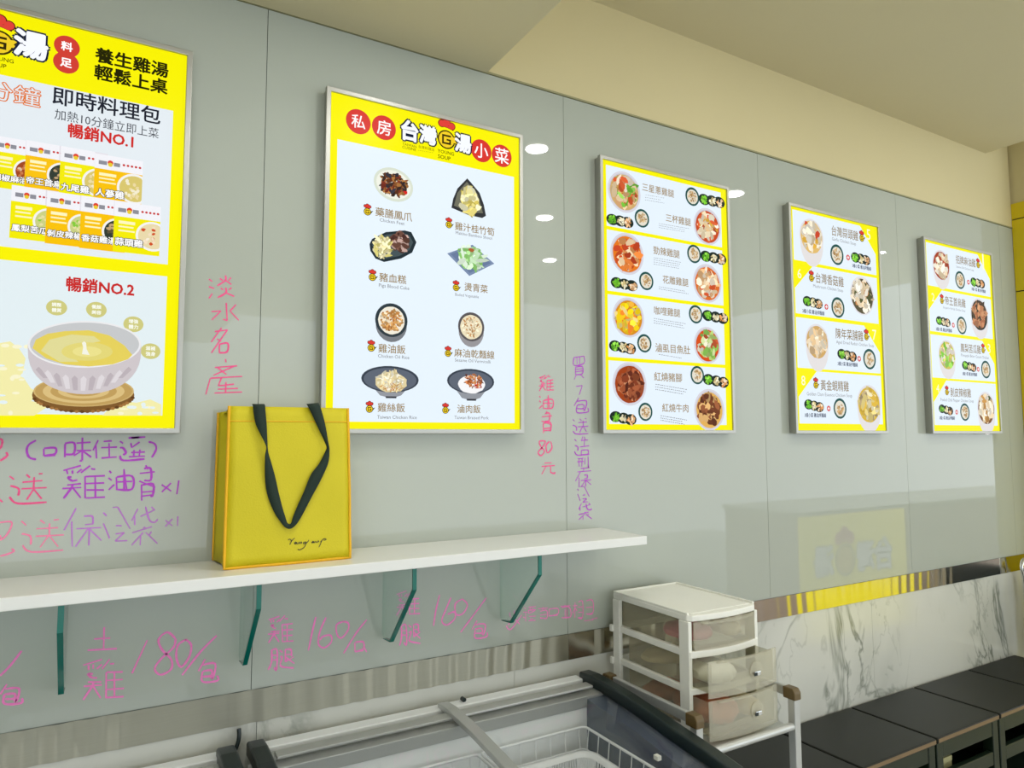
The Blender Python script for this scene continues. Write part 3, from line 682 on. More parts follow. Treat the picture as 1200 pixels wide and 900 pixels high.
# broth bowl on a slice of wood
for pts in ([(-20, 412), (0, 402), (12, 400), (22, 408), (30, 420), (26, 440), (36, 455), (50, 462), (36, 470), (60, 474), (40, 487), (-30, 487)], [(120, 487), (130, 476), (146, 470), (160, 472), (176, 468), (189, 474), (189, 487)]):
    p.poly(pts, (240, 234, 170), 2)
for i in range(26):
    a_ = random.uniform(0, 1); x = random.uniform(0, 34) if i < 16 else random.uniform(140, 186); y = random.uniform(404, 484) if i < 16 else random.uniform(474, 485)
    p.ell(x, y, random.uniform(2, 6), random.uniform(1, 3), random.choice([(226, 238, 240), (246, 242, 206)]), 2.4, 9)
p.ell(97.5, 463, 60, 20.5, (126, 88, 44), 3, 36); p.ell(98, 458.5, 59, 18, (206, 176, 112), 3.5, 36)
for k in range(5): p.ell(98, 458.5, 57-9*k, 17-2.8*k, ((190, 156, 92), (216, 188, 126))[k % 2], 3.6+.2*k, 36)
for i in range(26):
    a_ = pi*.06+pi*.86*i/25; p.ell(97.5+59*cos(a_), 462+20*sin(a_)+.5, 2.6, 1.8, random.choice([(96, 62, 30), (160, 112, 60), (120, 80, 40)]), 4.6, 7)
p.poly([(32.5, 404)]+[(99+66.5*cos(pi-pi*i/22)*(1 if abs(cos(pi-pi*i/22)) > .5 else .99), 408+54*sin(pi*i/22)**.8) for i in range(23)]+[(165.5, 404)], (204, 196, 200), 5)
for i in range(11):
    t_ = -1+2*(i+.5)/11; x = 97+52*t_; yb = 458-18*t_*t_; xt = 98+58*t_
    p.poly([(xt-3.6, 444-13*t_*t_), (xt, 440.5-13*t_*t_), (xt+3.6, 444-13*t_*t_), (x*.93+7+2.6, yb), (x*.93+7-2.6, yb)], ((186, 176, 182), (220, 214, 218))[i % 2], 5.5)
p.ell(99, 403.5, 66.5, 27.5, (232, 232, 234), 6, 44); p.ell(99, 403.5, 64, 25.5, (196, 198, 200), 6.4, 44)
p.poly([(38+0, 408), (42, 398), (56, 391), (76, 388), (104, 387), (128, 393), (146, 405), (155, 416), (150, 421), (132, 427), (104, 429.5), (76, 427), (54, 420)], (226, 206, 92), 6.8)
p.poly([(48, 411), (58, 398), (84, 392), (110, 394), (118, 400), (96, 404), (80, 414), (92, 424), (70, 424)], (222, 216, 150), 7.2)
for rx in (30, 24, 17): p.ell(102, 412, rx, rx*.36, ((224, 212, 120), (232, 222, 140))[rx % 2], 7.3+(30-rx)*.01, 30)
p.poly([(96, 415), (97.5, 407), (96, 402), (98.5, 400), (101, 402), (101.5, 409), (105, 416)], (240, 240, 226), 7.8)
for x, y, a_, b_ in ((66.4, 360.4, '調整', '體質'), (113, 363, '養顏', '美容'), (156.4, 380, '增強', '體力'), (176.4, 411.6, '滋補', '強身')):
    p.disc(x, y, 18.4, (204, 200, 126), 3, 1.12)
    p.text(a_, x-5.5, y-4.2, x+5.5, y-2.6, (246, 248, 236), 4, .03); p.text(b_, x-5.5, y+2.4, x+5.5, y+3.8, (246, 248, 236), 4, .03)
# keep the print inside its sheet
xl, xr = BOX[1][0]+.0125, BOX[1][1]-.0125
p.lay(); p.v = [(min(max(x, xl), xr), y, z) for x, y, z in p.v]
p.build('print_sheet', M['lit_print'], t1)

# ------------------------------------------------------------------ marker writing on the glass wall
G = {
 '土': '2474 5058 0898', '雞': '0140 1112 2122 4132 231324 2434 4515 0646 252609 2649 6042 5359 7161 5393 5595 5797 5999 7379',
 '包': '3004 22827766 24646626 24289896', '腿': '111609 11313928 1333 1535 4152 445447 475899 618184 6383 6166 6675 6497 9466',
 '口': '0208 02828708 0888', '味': '0207 02323606 4292 4595 6069 6537 6598 5969', '任': '2005 1319 7141 3494 6269 3999',
 '選': '0112 04142617 071999 4060 604030 4244 7090 904070 7244 5558 7578 4696 3898', '油': '0112 0415 0927 3439 34949939 6179 3696 6169', '膏': '4051 1282 3454 3444 5454 1696 26462888? ',
 '保': '3005 2329 5272 527274 5474 3595 6569 6539 6598', '冷': '0112 0428 5030 5096 4565 4676 76 58', '袋': '2003 1214 3281 50638493 7081 4555 0675 4609 3739 5699 7667',
 '送': '0112 042527 072999 4152 8171 3383 3595 6265 6548 6588', '造': '0112 042527 072999 5042 4282 3595 6065 4678 46868878? ', '型': '0141 0343 1116 3136 5155 7077 2787 4849 1999', '元': '2272 0494 3439? 3409 6468 6899 9997',
 '買': '1080 10138380 3033 5053 24247774? ', '淡': '0112 0425 0917 6053 4151 8171 6033 6094 6559 4556 8576 6539 6599', '水': '5059 5948 0434 3408 8164 6499',
 '名': '5005 2181 8109 3455 46864989? ', '產': '5061 2181 2141 8132 0595 1509 4546 3757 5559 2999 3575',
 '禮': '1021 0333 2329 0627 4090 4444 42924442 5052 7072 4696 5878 4999', '百': '0191 5042 23838928 2686 2989', '面': '0191 4032 12829919 4349 6369 1999', '相': '0242 2029 2306 2345 50909959 5393 5696 5999', '旦': '20808626 2383 2686 0999', '火': '1124 8172 5055 5509 5599', '×': '0889 8009? ', '7': '0282 8249'}
G['膏'] = '4051 1282 31616434 3161 1686 1614 8684 26292 '.replace('26292 ', '2629 26767929? '); G['膏'] = '4051 1282 31616434 1414 1486 2526 2529 25757868 2777 2878'
G['造'] = '0112 042527 072999 5042 4282 3595 6065 4749 47878949'; G['元'] = '2272 0494 3409 6468 689998'; G['買'] = '1080 10138380 3033 5053 24747727 2427 2575 2676 3719 5789'
G['名'] = '5005 2181 8109 3455 46868949 4649'; G['冷'] = '0112 0428 5030 5096 4565 477757 5789'.replace('477757 5789', '4777 7749 4989'); G['×'] = '1288 8118'
G['產'] = '5051 2282 3254 7224 1595 1509 4537 3777 3888 5659 2999'; G['淡'] = '0112 0425 0917 4152 8172 606234 6284 4556 8576 656739 6799'
G['型'] = '0141 0343 1116 3136 5155 707776 4749 2787 0999'
class Ink:
    def __init__(s, w): s.mb = MB(); s.w = w; s.n = 0
    def line(s, pts, w=None):
        w = (w or s.w)/2; q = [Vector(meas(*a_)) for a_ in pts]
        # round the path a little
        if len(q) > 2:
            r = []
            for i in range(len(q)-1):
                p0 = q[max(i-1, 0)]; p1 = q[i]; p2 = q[i+1]; p3 = q[min(i+2, len(q)-1)]
                for k in range(4):
                    t = k/4; r.append(.5*((2*p1)+(-p0+p2)*t+(2*p0-5*p1+4*p2-p3)*t*t+(-p0+3*p1-3*p2+p3)*t**3))
            r.append(q[-1]); q = r
        s.n += 1; y = -.0004-.00001*(s.n % 30); vs = []; N = len(q)
        for i, c in enumerate(q):
            d = q[min(i+1, N-1)]-q[max(i-1, 0)]
            if d.length < 1e-6: d = Vector((1, 0))
            d.normalize(); nn = Vector((-d.y, d.x)); ww = w*(1.0 if 0 < i < N-1 else .75)*random.uniform(.8, 1.15)
            a_, b_ = c+nn*ww, c-nn*ww; vs += [(a_.x, y, a_.y), (b_.x, y, b_.y)]
        s.mb.add(vs, [(2*i, 2*i+1, 2*i+3, 2*i+2) for i in range(N-1)])
    def ch(s, c, x0, y0, x1, y1, jit=.02, w=None):
        for st in G[c].split():
            if '?' in st: continue
            pts = []
            for i in range(0, len(st)-1, 2):
                u = int(st[i])/9+random.uniform(-jit, jit); v = int(st[i+1])/9+random.uniform(-jit, jit)
                v -= .07*(u-.5)                       # the hand climbs to the right
                pts.append((x0+(x1-x0)*u, y0+(y1-y0)*v))
            if len(pts) > 1: s.line(pts, w)
    def build(s, m_, label):
        o = s.mb.build('handwriting', m_, wall); o['label'] = label; return o
def crop(ox, oy, k): return lambda *v: tuple((ox if i % 2 == 0 else oy)+q/k for i, q in enumerate(v))
c1 = crop(0, 620, 3.75); c2 = crop(240, 620, 4.615); c3 = crop(440, 610, 3.53); c7 = crop(560, 340, 3); c6 = crop(230, 310, 5.625); c4 = crop(0, 480, 5)
def pairs(c, *v):
    v = c(*v); return [(v[i], v[i+1]) for i in range(0, len(v), 2)]
i_ = Ink(.0047)
i_.line(pairs(c1, 95, 535, 45, 600, 0, 645)); i_.ch('包', *c1(0, 680, 95, 778))
i_.build(M['pink_pen'], 'pink handwritten slash and bag sign at the left edge')
i_ = Ink(.0047); i_.ch('土', *c1(385, 432, 512, 540)); i_.ch('雞', *c1(368, 575, 542, 742))
i_.line(pairs(c1, 647, 488, 580, 634)); i_.line(pairs(c1, 770, 480, 735, 453, 697, 485, 712, 530, 752, 572, 752, 615, 705, 640, 680, 612, 712, 566, 762, 520, 772, 480))
i_.line(pairs(c1, 818, 485, 782, 510, 775, 565, 796, 606, 832, 560, 840, 510, 815, 484)); i_.line(pairs(c1, 952, 468, 880, 540, 800, 642)); i_.ch('包', *c1(872, 572, 955, 682))
i_.build(M['pink_pen'], 'pink handwritten price 180 per bag')
i_ = Ink(.0043); i_.ch('雞', *c2(343, 470, 477, 612)); i_.ch('腿', *c2(343, 640, 482, 757)); i_.line(pairs(c2, 600, 475, 580, 560, 560, 657))
i_.line(pairs(c2, 655, 478, 622, 555, 614, 620, 645, 642, 684, 610, 680, 575, 640, 580, 622, 600)); i_.line(pairs(c2, 750, 500, 712, 518, 716, 572, 740, 588, 775, 545, 775, 508, 745, 500)); i_.line(pairs(c2, 876, 490, 820, 560, 750, 672)); i_.ch('口', *c2(812, 595, 862, 668)); i_.line(pairs(c2, 862, 640, 875, 665))
i_.build(M['pink_pen'], 'pink handwritten price 160 under the bag')
i_ = Ink(.0043); i_.ch('雞', *c3(88, 292, 182, 388)); i_.ch('腿', *c3(98, 422, 186, 512)); i_.line(pairs(c3, 265, 308, 250, 370, 240, 436))
i_.line(pairs(c3, 312, 318, 288, 375, 274, 415, 295, 432, 328, 405, 325, 378, 298, 388)); i_.line(pairs(c3, 358, 325, 330, 345, 334, 388, 362, 384, 380, 348, 358, 324)); i_.line(pairs(c3, 458, 320, 410, 385, 352, 462)); i_.ch('包', *c3(398, 412, 460, 492))
i_.build(M['pink_pen'], 'pink handwritten price 160 right of the third bracket')
i_ = Ink(.0034); i_.line(pairs(c3, 540, 435, 560, 450, 605, 390))
for ch, b in zip('火禮百口面相旦', ((548, 372, 596, 430), (610, 358, 662, 415), (672, 358, 712, 405), (718, 355, 757, 398), (765, 348, 806, 400), (816, 338, 856, 402), (862, 332, 902, 412))): i_.ch(ch, *c3(*b))
i_.line(pairs(c3, 895, 408, 918, 402)); i_.build(M['pink_pen'], 'small pink handwritten line above the steel band')
i_ = Ink(.0043)
for ch, b in zip('雞油膏', ((215, 300, 266, 352), (215, 365, 262, 415), (220, 425, 266, 502))): i_.ch(ch, *c7(*b))
i_.line(pairs(c7, 236, 530, 216, 532, 222, 552, 234, 566, 222, 582, 212, 570, 230, 548, 238, 530)); i_.line(pairs(c7, 252, 532, 240, 545, 244, 572, 260, 556, 256, 532)); i_.ch('元', *c7(224, 596, 270, 646))
i_.build(M['red_pen'], 'rose handwritten column right of the side-dish board')
i_ = Ink(.0038)
for ch, b in zip('買7包送造型保冷袋', ((333, 235, 377, 312), (345, 328, 370, 368), (338, 378, 386, 436), (334, 446, 388, 506), (340, 515, 392, 578), (350, 585, 398, 637), (343, 640, 397, 692), (350, 690, 392, 746), (354, 750, 400, 806))): i_.ch(ch, *c7(*b))
i_.build(M['purple_pen'], 'purple handwritten column along the glass joint')
i_ = Ink(.0043)
for ch, b in zip('淡水名產', ((85, 75, 248, 218), (100, 255, 282, 372), (98, 420, 218, 578), (66, 625, 298, 845))): i_.ch(ch, *c6(*b))
i_.build(M['red_pen'], 'rose handwritten column between the first two boards')
i_ = Ink(.0047); i_.line(pairs(c4, 212, 180, 170, 205, 157, 240, 172, 280, 212, 292)); i_.line(pairs(c4, 870, 188, 905, 200, 915, 232, 890, 280))
for ch, b in zip('口味任選', ((258, 212, 332, 276), (383, 165, 532, 302), (548, 175, 684, 282), (704, 165, 850, 292))): i_.ch(ch, *c4(*b))
for ch, b in zip('雞油膏', ((368, 330, 612, 517), (638, 338, 772, 468), (803, 325, 922, 527))): i_.ch(ch, *c4(*b))
i_.ch('×', *c4(940, 425, 1010, 487)); i_.line(pairs(c4, 1048, 415, 1036, 496))
i_.build(M['purple_pen'], 'purple handwriting under the far left board')
i_ = Ink(.0036)
for ch, b in zip('保冷袋', ((373, 578, 592, 797), (608, 573, 762, 770), (772, 573, 922, 790))): i_.ch(ch, *c4(*b))
i_.ch('×', *c4(962, 635, 1016, 690)); i_.line(pairs(c4, 1042, 625, 1040, 682))
i_.build(M['violet_pen'], 'fainter violet handwriting above the shelf')
i_ = Ink(.0043); i_.ch('送', *c4(58, 360, 272, 545)); i_.line(pairs(c4, 0, 168, 14, 185, 8, 215, -5, 232)); i_.line(pairs(c4, 36, 250, 44, 268, 20, 288, 0, 300)); i_.line(pairs(c4, -10, 520, 15, 542))
i_.build(M['red_pen'], 'pink handwriting at the left under the poster board')
i_ = Ink(.0037); i_.ch('送', *c4(128, 625, 372, 832)); i_.line(pairs(c4, -5, 662, 66, 658, 60, 700, 30, 745, 0, 765)); i_.line(pairs(c4, 68, 815, 82, 830, 40, 848, 0, 858)); i_.line(pairs(c4, 0, 735, 10, 760))
i_.build(M['rose_pen'], 'faded rose handwriting lower left above the shelf')

# ------------------------------------------------------------------ wall shelf with glass brackets
ST, SB = EYE-.291, EYE-.316
sh = thing('wall_shelf', 'long white wall shelf on green glass brackets, yellow bag on it', 'shelf', (.2, -.11, SB))
MB().box(-1.3, 1.372, -.222, -.0006, SB, ST).build('shelf_board', M['shelf'], sh, .002)
for X in (-.427, -.069, .289, .647, 1.005):
    pr = [(-.0007, SB-.0003), (-.0007, SB-.205), (-.012, SB-.214), (-.062, SB-.210), (-.214, SB-.052), (-.214, SB-.0003)]
    br = MB().prism_x(pr, X-.0042, X+.0042).build('glass_bracket', M['bracket_glass'], sh)
    # the polished front edge
    ed = []
    for k, (y, z) in enumerate(pr[2:]): ed.append((y-.0012, z-(.0012 if k < 2 else 0)))
    ed += [(y+.0028, z+(.0028 if 0 < k < 3 else 0)) for k, (y, z) in list(enumerate(pr[2:]))[::-1]]
    MB().prism_x(ed, X-.0052, X+.0052).build('polished_edge', M['teal_edge'], br)

# ------------------------------------------------------------------ yellow bag on the shelf
bg = thing('tote_bag', 'yellow insulated tote bag with black strap standing on the shelf', 'bag', (.37, -.08, ST))
BX0, BX1, BYF, BYB, BTOP = .226, .508, -.148, -.012, ST+.362
def grid(f, nu, nv, name, m_, parent, thick=.002):
    vs = [f(i/nu, j/nv) for i in range(nu+1) for j in range(nv+1)]; R = nv+1
    o = MB().add(vs, [(i*R+j, (i+1)*R+j, (i+1)*R+j+1, i*R+j+1) for i in range(nu) for j in range(nv)], True).build(name, m_, parent)
    s_ = o.modifiers.new('solid', 'SOLIDIFY'); s_.thickness = thick; s_.offset = 0
    return o
def front(u, v):
    x = BX0+(BX1-BX0)*u; z = ST+.003+(BTOP-ST-.003)*v
    xx = x-.012*(1-v)*0+(.008*(v)*(.5-u))
    y = BYF+.022*v-.006*sin(pi*u)*sin(pi*v)+.0016*sin(9*u+5*v)+.0012*sin(17*u*v+4)
    return (xx, y, z)
def back(u, v):
    x = BX0-.006+(BX1-BX0)*u; return (x, BYB-.018*v-.002*sin(pi*u)*sin(pi*v), ST+.004+(BTOP-.012-ST-.004)*v)
fp = grid(front, 14, 16, 'front_panel', M['bag'], bg)
grid(back, 8, 8, 'back_panel', M['bag'], bg)
for s_, nm in ((0, 'side_gusset'), (1, 'side_gusset')):
    def side(u, v, s_=s_):
        f = front(s_, v); b = back(s_, v); k = (.030*(.25+.75*v))*(1 if s_ == 0 else -1)*(1-abs(2*u-1))
        return (f[0]*(1-u)+b[0]*u+k, f[1]*(1-u)+b[1]*u, f[2]*(1-u)+b[2]*u)
    grid(side, 8, 8, nm, M['bag'], bg, .0015)
grid(lambda u, v: (BX0+.004+(BX1-BX0-.008)*u, BYF+.008+(BYB-BYF-.014)*v, ST+.004), 2, 2, 'bottom_panel', M['bag'], bg, .003)
grid(lambda u, v: (front(u, 1)[0], front(u, 1)[1]*(1-v)+back(u, 1)[1]*v, (BTOP-.002)*(1-v)+(BTOP-.014)*v-.004*sin(pi*v)), 10, 6, 'top_panel', M['bag'], bg, .0015)
def edge(f, us): return [Vector(f(*q)) for q in us]
N = 16
MB().tube(edge(front, [(0, 1-k/N) for k in range(N+1)]+[(k/N, 0) for k in range(1, N+1)]+[(1, k/N) for k in range(1, N+1)]), .0034, 6).build('piping', M['piping'], bg)
MB().tube(edge(back, [(0, 1-k/N) for k in range(N+1)]+[(k/N, 0) for k in range(1, N+1)]+[(1, k/N) for k in range(1, N+1)]), .0034, 6).build('piping', M['piping'], bg)
# top hem stitched across the front
hem = [Vector(front(k/14, .905)) for k in range(15)]
MB().tube([v+Vector((0, -.0016, 0)) for v in hem], .0011, 5).build('hem_seam', M['piping'], bg)
# strap
kb = crop(230, 460, 4.09)
st = [(278, 64, 336, 64), (281, 100, 339, 105), (290, 150, 343, 155), (312, 200, 344, 205), (331, 240, 345, 243), (338, 264, 345, 264), (332, 300, 350, 296), (331, 350, 362, 335), (333, 430, 382, 410), (345, 500, 396, 478), (372, 570, 412, 545), (400, 615, 425, 590), (425, 645, 436, 625), (450, 651, 452, 628), (478, 632, 462, 600), (512, 580, 485, 545), (555, 500, 520, 470), (600, 420, 552, 395), (632, 350, 590, 345), (640, 310, 612, 305), (640, 280, 626, 278), (638, 262, 631, 262), (634, 235, 622, 238), (630, 190, 602, 195), (622, 140, 580, 145), (610, 90, 558, 95), (600, 58, 543, 64)]
def cat(P, n=5):
    r = []
    for i in range(len(P)-1):
        p0 = P[max(i-1, 0)]; p1 = P[i]; p2 = P[i+1]; p3 = P[min(i+2, len(P)-1)]
        for k in range(n):
            t = k/n; r.append(.5*((2*p1)+(-p0+p2)*t+(2*p0-5*p1+4*p2-p3)*t*t+(-p0+3*p1-3*p2+p3)*t**3))
    r.append(P[-1]); return r
A_, B_ = [], []
for k, q in enumerate(st):
    v = kb(*q); yy = BYF-.006
    a_ = meas(v[0], v[1], yy); b_ = meas(v[2], v[3], yy)
    def yat(z): return BYF+.022*(z-ST)/(BTOP-ST)-.0115
    tw = .006*sin(pi*min(1, abs((k-5)/3))) if False else 0
    # the tape turns over where it looks narrow
    wpx = hypot(q[0]-q[2], q[1]-q[3]); tilt = .010*(1-min(1, wpx/50))
    A_.append(Vector((a_[0], yat(a_[1])-tilt, a_[1]))); B_.append(Vector((b_[0], yat(b_[1])-.001, b_[1])))
# carry the ends over the top of the bag
for L_ in (A_, B_):
    L_.insert(0, L_[0]+Vector((0, .012, .005))); L_.append(L_[-1]+Vector((0, .012, .005)))
A_ = cat(A_); B_ = cat(B_)
mb = MB(); vs = []
for a_, b_ in zip(A_, B_): vs += [a_, b_]
mb.add(vs, [(2*i, 2*i+1, 2*i+3, 2*i+2) for i in range(len(A_)-1)], True)
so = mb.build('strap', M['strap'], bg); s_ = so.modifiers.new('solid', 'SOLIDIFY'); s_.thickness = .0016; s_.offset = 0
# script lettering
ks = crop(285, 605, 10.9)
ins = []
class Pen(Ink):
    def line(s, pts, w=None):
        w = (w or s.w)/2; q = []
        for a_ in pts:
            x, z = meas(a_[0], a_[1], BYF); q.append(Vector((x, z)))
        q = cat(q, 4) if len(q) > 2 else q; vs = []; n_ = len(q)
        for i, c in enumerate(q):
            d = q[min(i+1, n_-1)]-q[max(i-1, 0)]; d.normalize(); nn = Vector((-d.y, d.x))*w
            for e_ in (c+nn, c-nn):
                u = (e_.x-BX0)/(BX1-BX0); v = (e_.y-ST)/(BTOP-ST); vs.append((e_.x, front(u, v)[1]-.0022, e_.y))
        s.mb.add(vs, [(2*i, 2*i+1, 2*i+3, 2*i+2) for i in range(n_-1)])
pen = Pen(.0016)
for q in ((568, 300, 590, 290, 606, 300, 612, 325), (655, 275, 625, 300, 605, 330, 590, 360), (662, 325, 650, 345, 662, 352, 672, 335, 662, 322), (680, 328, 682, 348, 700, 345, 712, 325, 714, 348),
          (724, 350, 734, 325, 742, 328, 744, 348), (790, 325, 768, 332, 770, 352, 790, 340, 800, 322, 790, 370, 760, 405, 720, 425, 690, 418), (800, 345, 830, 315, 836, 300),
          (872, 335, 892, 318, 888, 335, 874, 340), (905, 318, 895, 335, 912, 335, 918, 318), (928, 318, 934, 335, 950, 330, 960, 310, 962, 330), (1010, 300, 990, 345, 965, 395), (985, 330, 1020, 295, 1048, 285, 1060, 298, 1030, 308)):
    pen.line(pairs(ks, *q))
o = pen.mb.build('script_lettering', M['ink'], bg)

# ------------------------------------------------------------------ freezers
def rel(z): return EYE+z
prof_top = [(-.045, rel(-.706)), (-.10, rel(-.702)), (-.18, rel(-.705)), (-.26, rel(-.711)), (-.36, rel(-.722)), (-.46, rel(-.734)), (-.56, rel(-.745)), (-.64, rel(-.757)), (-.69, rel(-.79))]
def offs(pr, d): return [(y, z-d) for y, z in pr]
def freezer(X0, X1, label):
    t = thing('chest_freezer', label, 'freezer', ((X0+X1)/2, -.36, 0))
    zb = .10; xi0, xi1 = X0+.075, X1-.085
    MB().box(X0, X1, -.69, -.035, 0.02, .44).build('base_cabinet', M['freezer_white'], t, .008)
    w = MB(); w.box(X0+.001, X1-.001, -.69, -.60, .44, rel(-.80)); w.build('front_wall', M['freezer_white'], t)
    w = MB(); w.box(X0+.001, X1-.001, -.155, -.035, .44, rel(-.765)); w.build('back_wall', M['freezer_white'], t)
    for a_, b_, mm in ((X0+.001, xi0, M['slate']), (xi1, X1-.001, M['slate'])):
        pr = [(-.60, .44), (-.155, .44), (-.155, rel(-.742)), (-.36, rel(-.757)), (-.60, rel(-.79))]
        MB().prism_x(pr, a_+.0005, b_-.0005).build('side_liner', mm, t)
    MB().box(xi0, xi1, -.60, -.155, .44, .47).build('inner_floor', M['freezer_white'], t)
    MB().box(X0+.03, X1-.03, -.066, -.026, rel(-.765), rel(-.722)).build('back_rail', M['freezer_white'], t, .003)
    MB().box(X0+.03, X1-.03, -.082, -.066, rel(-.765), rel(-.737)).build('gasket', M['dark_gap'], t)
    MB().box(X0+.03, X1-.03, -.112, -.082, rel(-.765), rel(-.726)).build('lid_track', M['alu'], t, .002)
    MB().box(X0+.03, X1-.03, -.158, -.114, rel(-.765), rel(-.734)).build('lid_track', M['alu'], t, .002)
    for a_, b_ in ((X0-.006, X0+.034), (X1-.034, X1+.006)):
        pr = prof_top+offs(prof_top, .034)[::-1]
        MB().prism_x(pr, a_, b_).build('end_rail', M['black'], t, .006, 3)
    xm = X0+.495 if X1 > 1 else (X0+X1)/2
    for k, (a_, b_) in enumerate(((X0+.035, xm), (xm, X1-.035))):
        pr = offs(prof_top[1:], .014+.004*k); pr = pr+offs(pr, .004)[::-1]
        gl = MB().prism_x(pr, a_+.001, b_-.001).build('glass_lid', M['glass'], t)
        MB().box(a_+.012, b_-.012, -.135, -.10, rel(-.7245), rel(-.7185)).build('lid_frame', M['alu'], gl, .001)
    pr = offs(prof_top[:-1], .006); pr = pr+offs(pr, .014)[::-1]
    MB().prism_x(pr, xm-.015, xm+.015).build('centre_bar', M['alu'], t, .002)
    return t, xi0, xi1, xm
fz, xi0, xi1, xm = freezer(.305, 1.281, 'white chest freezer with sliding glass lids below the shelf')
fz2, *_ = freezer(-.74, .268, 'left chest freezer cut off by the bottom left corner of the photo')
# lock knob
kn = MB(); kn.prism_y([(.862+.006*cos(2*pi*i/14), rel(-.717)+.006*sin(2*pi*i/14)) for i in range(14)], -.05, -.036); kn.build('lock_knob', M['black'], fz)
MB().box(1.30-.14, 1.30-.128, -.49, -.475, rel(-.775), rel(-.765)).build('clip', M['white_plastic'], fz)

# wire baskets and a ribbed plastic basket in the freezer
def wire_basket(x0, x1, y0, y1, zt, zb, label):
    t = thing('wire_basket', label, 'basket', ((x0+x1)/2, (y0+y1)/2, zb), 'white wire baskets in the freezer')
    def ringp(z, i, r=.014):
        q = []
        for cx, cy, a0 in ((x1-i-r, y1-i-r, 0), (x0+i+r, y1-i-r, pi/2), (x0+i+r, y0+i+r, pi), (x1-i-r, y0+i+r, 1.5*pi)):
            q += [(cx+r*cos(a0+pi/2*k/4), cy+r*sin(a0+pi/2*k/4), z) for k in range(5)]
        return q
    rm = MB(); rm.tube(ringp(zt, 0), .0036, 8, closed=True); rm.build('rim', M['basket'], t)
    lw = MB(); lw.tube(ringp(zt-.055, .006), .0022, 6, closed=True); lw.tube(ringp(zt-.11, .012), .0022, 6, closed=True); lw.build('hoop', M['basket'], t)
    up = MB(); n = int((x1-x0)/.05)
    for k in range(n+1):
        x = x0+.02+(x1-x0-.04)*k/n
        up.tube([(x, y1-.001, zt), (x, y1-.02, zb), (x, y0+.02, zb), (x, y0+.001, zt)], .0016, 5)
    n = int((y1-y0)/.05)
    for k in range(n+1):
        y = y0+.02+(y1-y0-.04)*k/n
        up.tube([(x0+.001, y, zt), (x0+.02, y, zb), (x1-.02, y, zb), (x1-.001, y, zt)], .0016, 5)
    o = up.build('wires', M['basket'], t); o['kind'] = 'stuff'
    return t
wire_basket(.845, 1.172, -.585, -.178, rel(-.805), rel(-.99), 'white wire basket in the freezer right of the centre bar')
wire_basket(.40, .835, -.585, -.178, rel(-.805), rel(-.99), 'white wire basket in the freezer left of the centre bar')
def ribbed(x0, x1, y0, y1, zt, zb):
    t = thing('plastic_basket', 'white ribbed plastic basket nested inside the right wire basket', 'basket', ((x0+x1)/2, (y0+y1)/2, zb))
    def rr(i, r): 
        q = []
        for cx, cy, a0 in ((x1-i-r, y1-i-r, 0), (x0+i+r, y1-i-r, pi/2), (x0+i+r, y0+i+r, pi), (x1-i-r, y0+i+r, 1.5*pi)):
            q += [(cx+r*cos(a0+pi/2*k/6), cy+r*sin(a0+pi/2*k/6)) for k in range(7)]
        return q
    o_, a_, b_ = rr(0, .05), rr(.022, .035), rr(.04, .025); n = len(o_)
    vs = [(x, y, zt-.012) for x, y in o_]+[(x, y, zt) for x, y in rr(.006, .045)]+[(x, y, zt) for x, y in rr(.018, .037)]+[(x, y, zt-.012) for x, y in a_]
    MB().add(vs, [(l*n+i, l*n+(i+1) % n, (l+1)*n+(i+1) % n, (l+1)*n+i) for l in range(3) for i in range(n)], True).build('rim', M['basket'], t)
    ribs = MB()
    for i in range(n):
        for f in (0, .5):
            j = (i+1) % n
            p0 = Vector(a_[i]).lerp(Vector(a_[j]), f); q0 = Vector(b_[i]).lerp(Vector(b_[j]), f)
            ribs.tube([(p0.x, p0.y, zt-.01), (q0.x, q0.y, zb)], .0025, 5)
    for k in range(26):
        for (xa, ya, xb, yb) in ((x0+.05+(x1-x0-.1)*k/25, y1-.023, x0+.05+(x1-x0-.1)*k/25, y1-.041), (x1-.023, y0+.05+(y1-y0-.1)*k/25, x1-.041, y0+.05+(y1-y0-.1)*k/25)):
            ribs.tube([(xa, ya, zt-.01), (xb, yb, zb)], .0025, 5)
    o = ribs.build('ribs', M['basket'], t); o['kind'] = 'stuff'
    vs = [(x, y, zb) for x, y in b_]; MB().add(vs, [tuple(range(n))]).build('bottom', M['basket'], t)
ribbed(.87, 1.160, -.575, -.215, rel(-.842), rel(-.975))

# black power cable beside the freezers
tag(MB().tube(cat([Vector(v) for v in ((.288, -.012, BB-.004), (.287, -.016, BB-.03), (.272, -.022, BB-.07), (.268, -.024, BB-.11), (.284, -.024, BB-.2), (.286, -.02, .3), (.286, -.015, .02))], 5), .005, 8).build('power_cable', M['black']), 'black power cable hanging on the marble between the two freezers', 'cable')

# ------------------------------------------------------------------ trolley and drawer unit
tr = thing('utility_trolley', 'steel utility trolley with brown corner bumpers carrying the drawer tower', 'trolley', (1.5, -.27, 0))
TX0, TX1, TY0, TY1, TZ = 1.316, 1.690, -.462, -.10, rel(-.812)
for X in (TX0, TX1):
    for Y in (TY0, TY1): MB().box(X-.012, X+.012, Y-.012, Y+.012, .07, rel(-.712)).build('leg', M['alu'], tr, .003)
    MB().box(X-.007, X+.007, TY0+.03, TY1-.03, rel(-.735), rel(-.708)).build('handle_bar', M['alu'], tr, .003)
    for Y, s_ in ((TY0, 1), (TY1, -1)):
        pr = [(Y-s_*.0145, rel(-.738)), (Y-s_*.0145, rel(-.718)), (Y-s_*.007, rel(-.7065)), (Y+s_*.026, rel(-.7065)), (Y+s_*.026, rel(-.738))]
        MB().prism_x(pr, X-.014, X+.014).build('corner_bumper', M['bumper'], tr, .003)
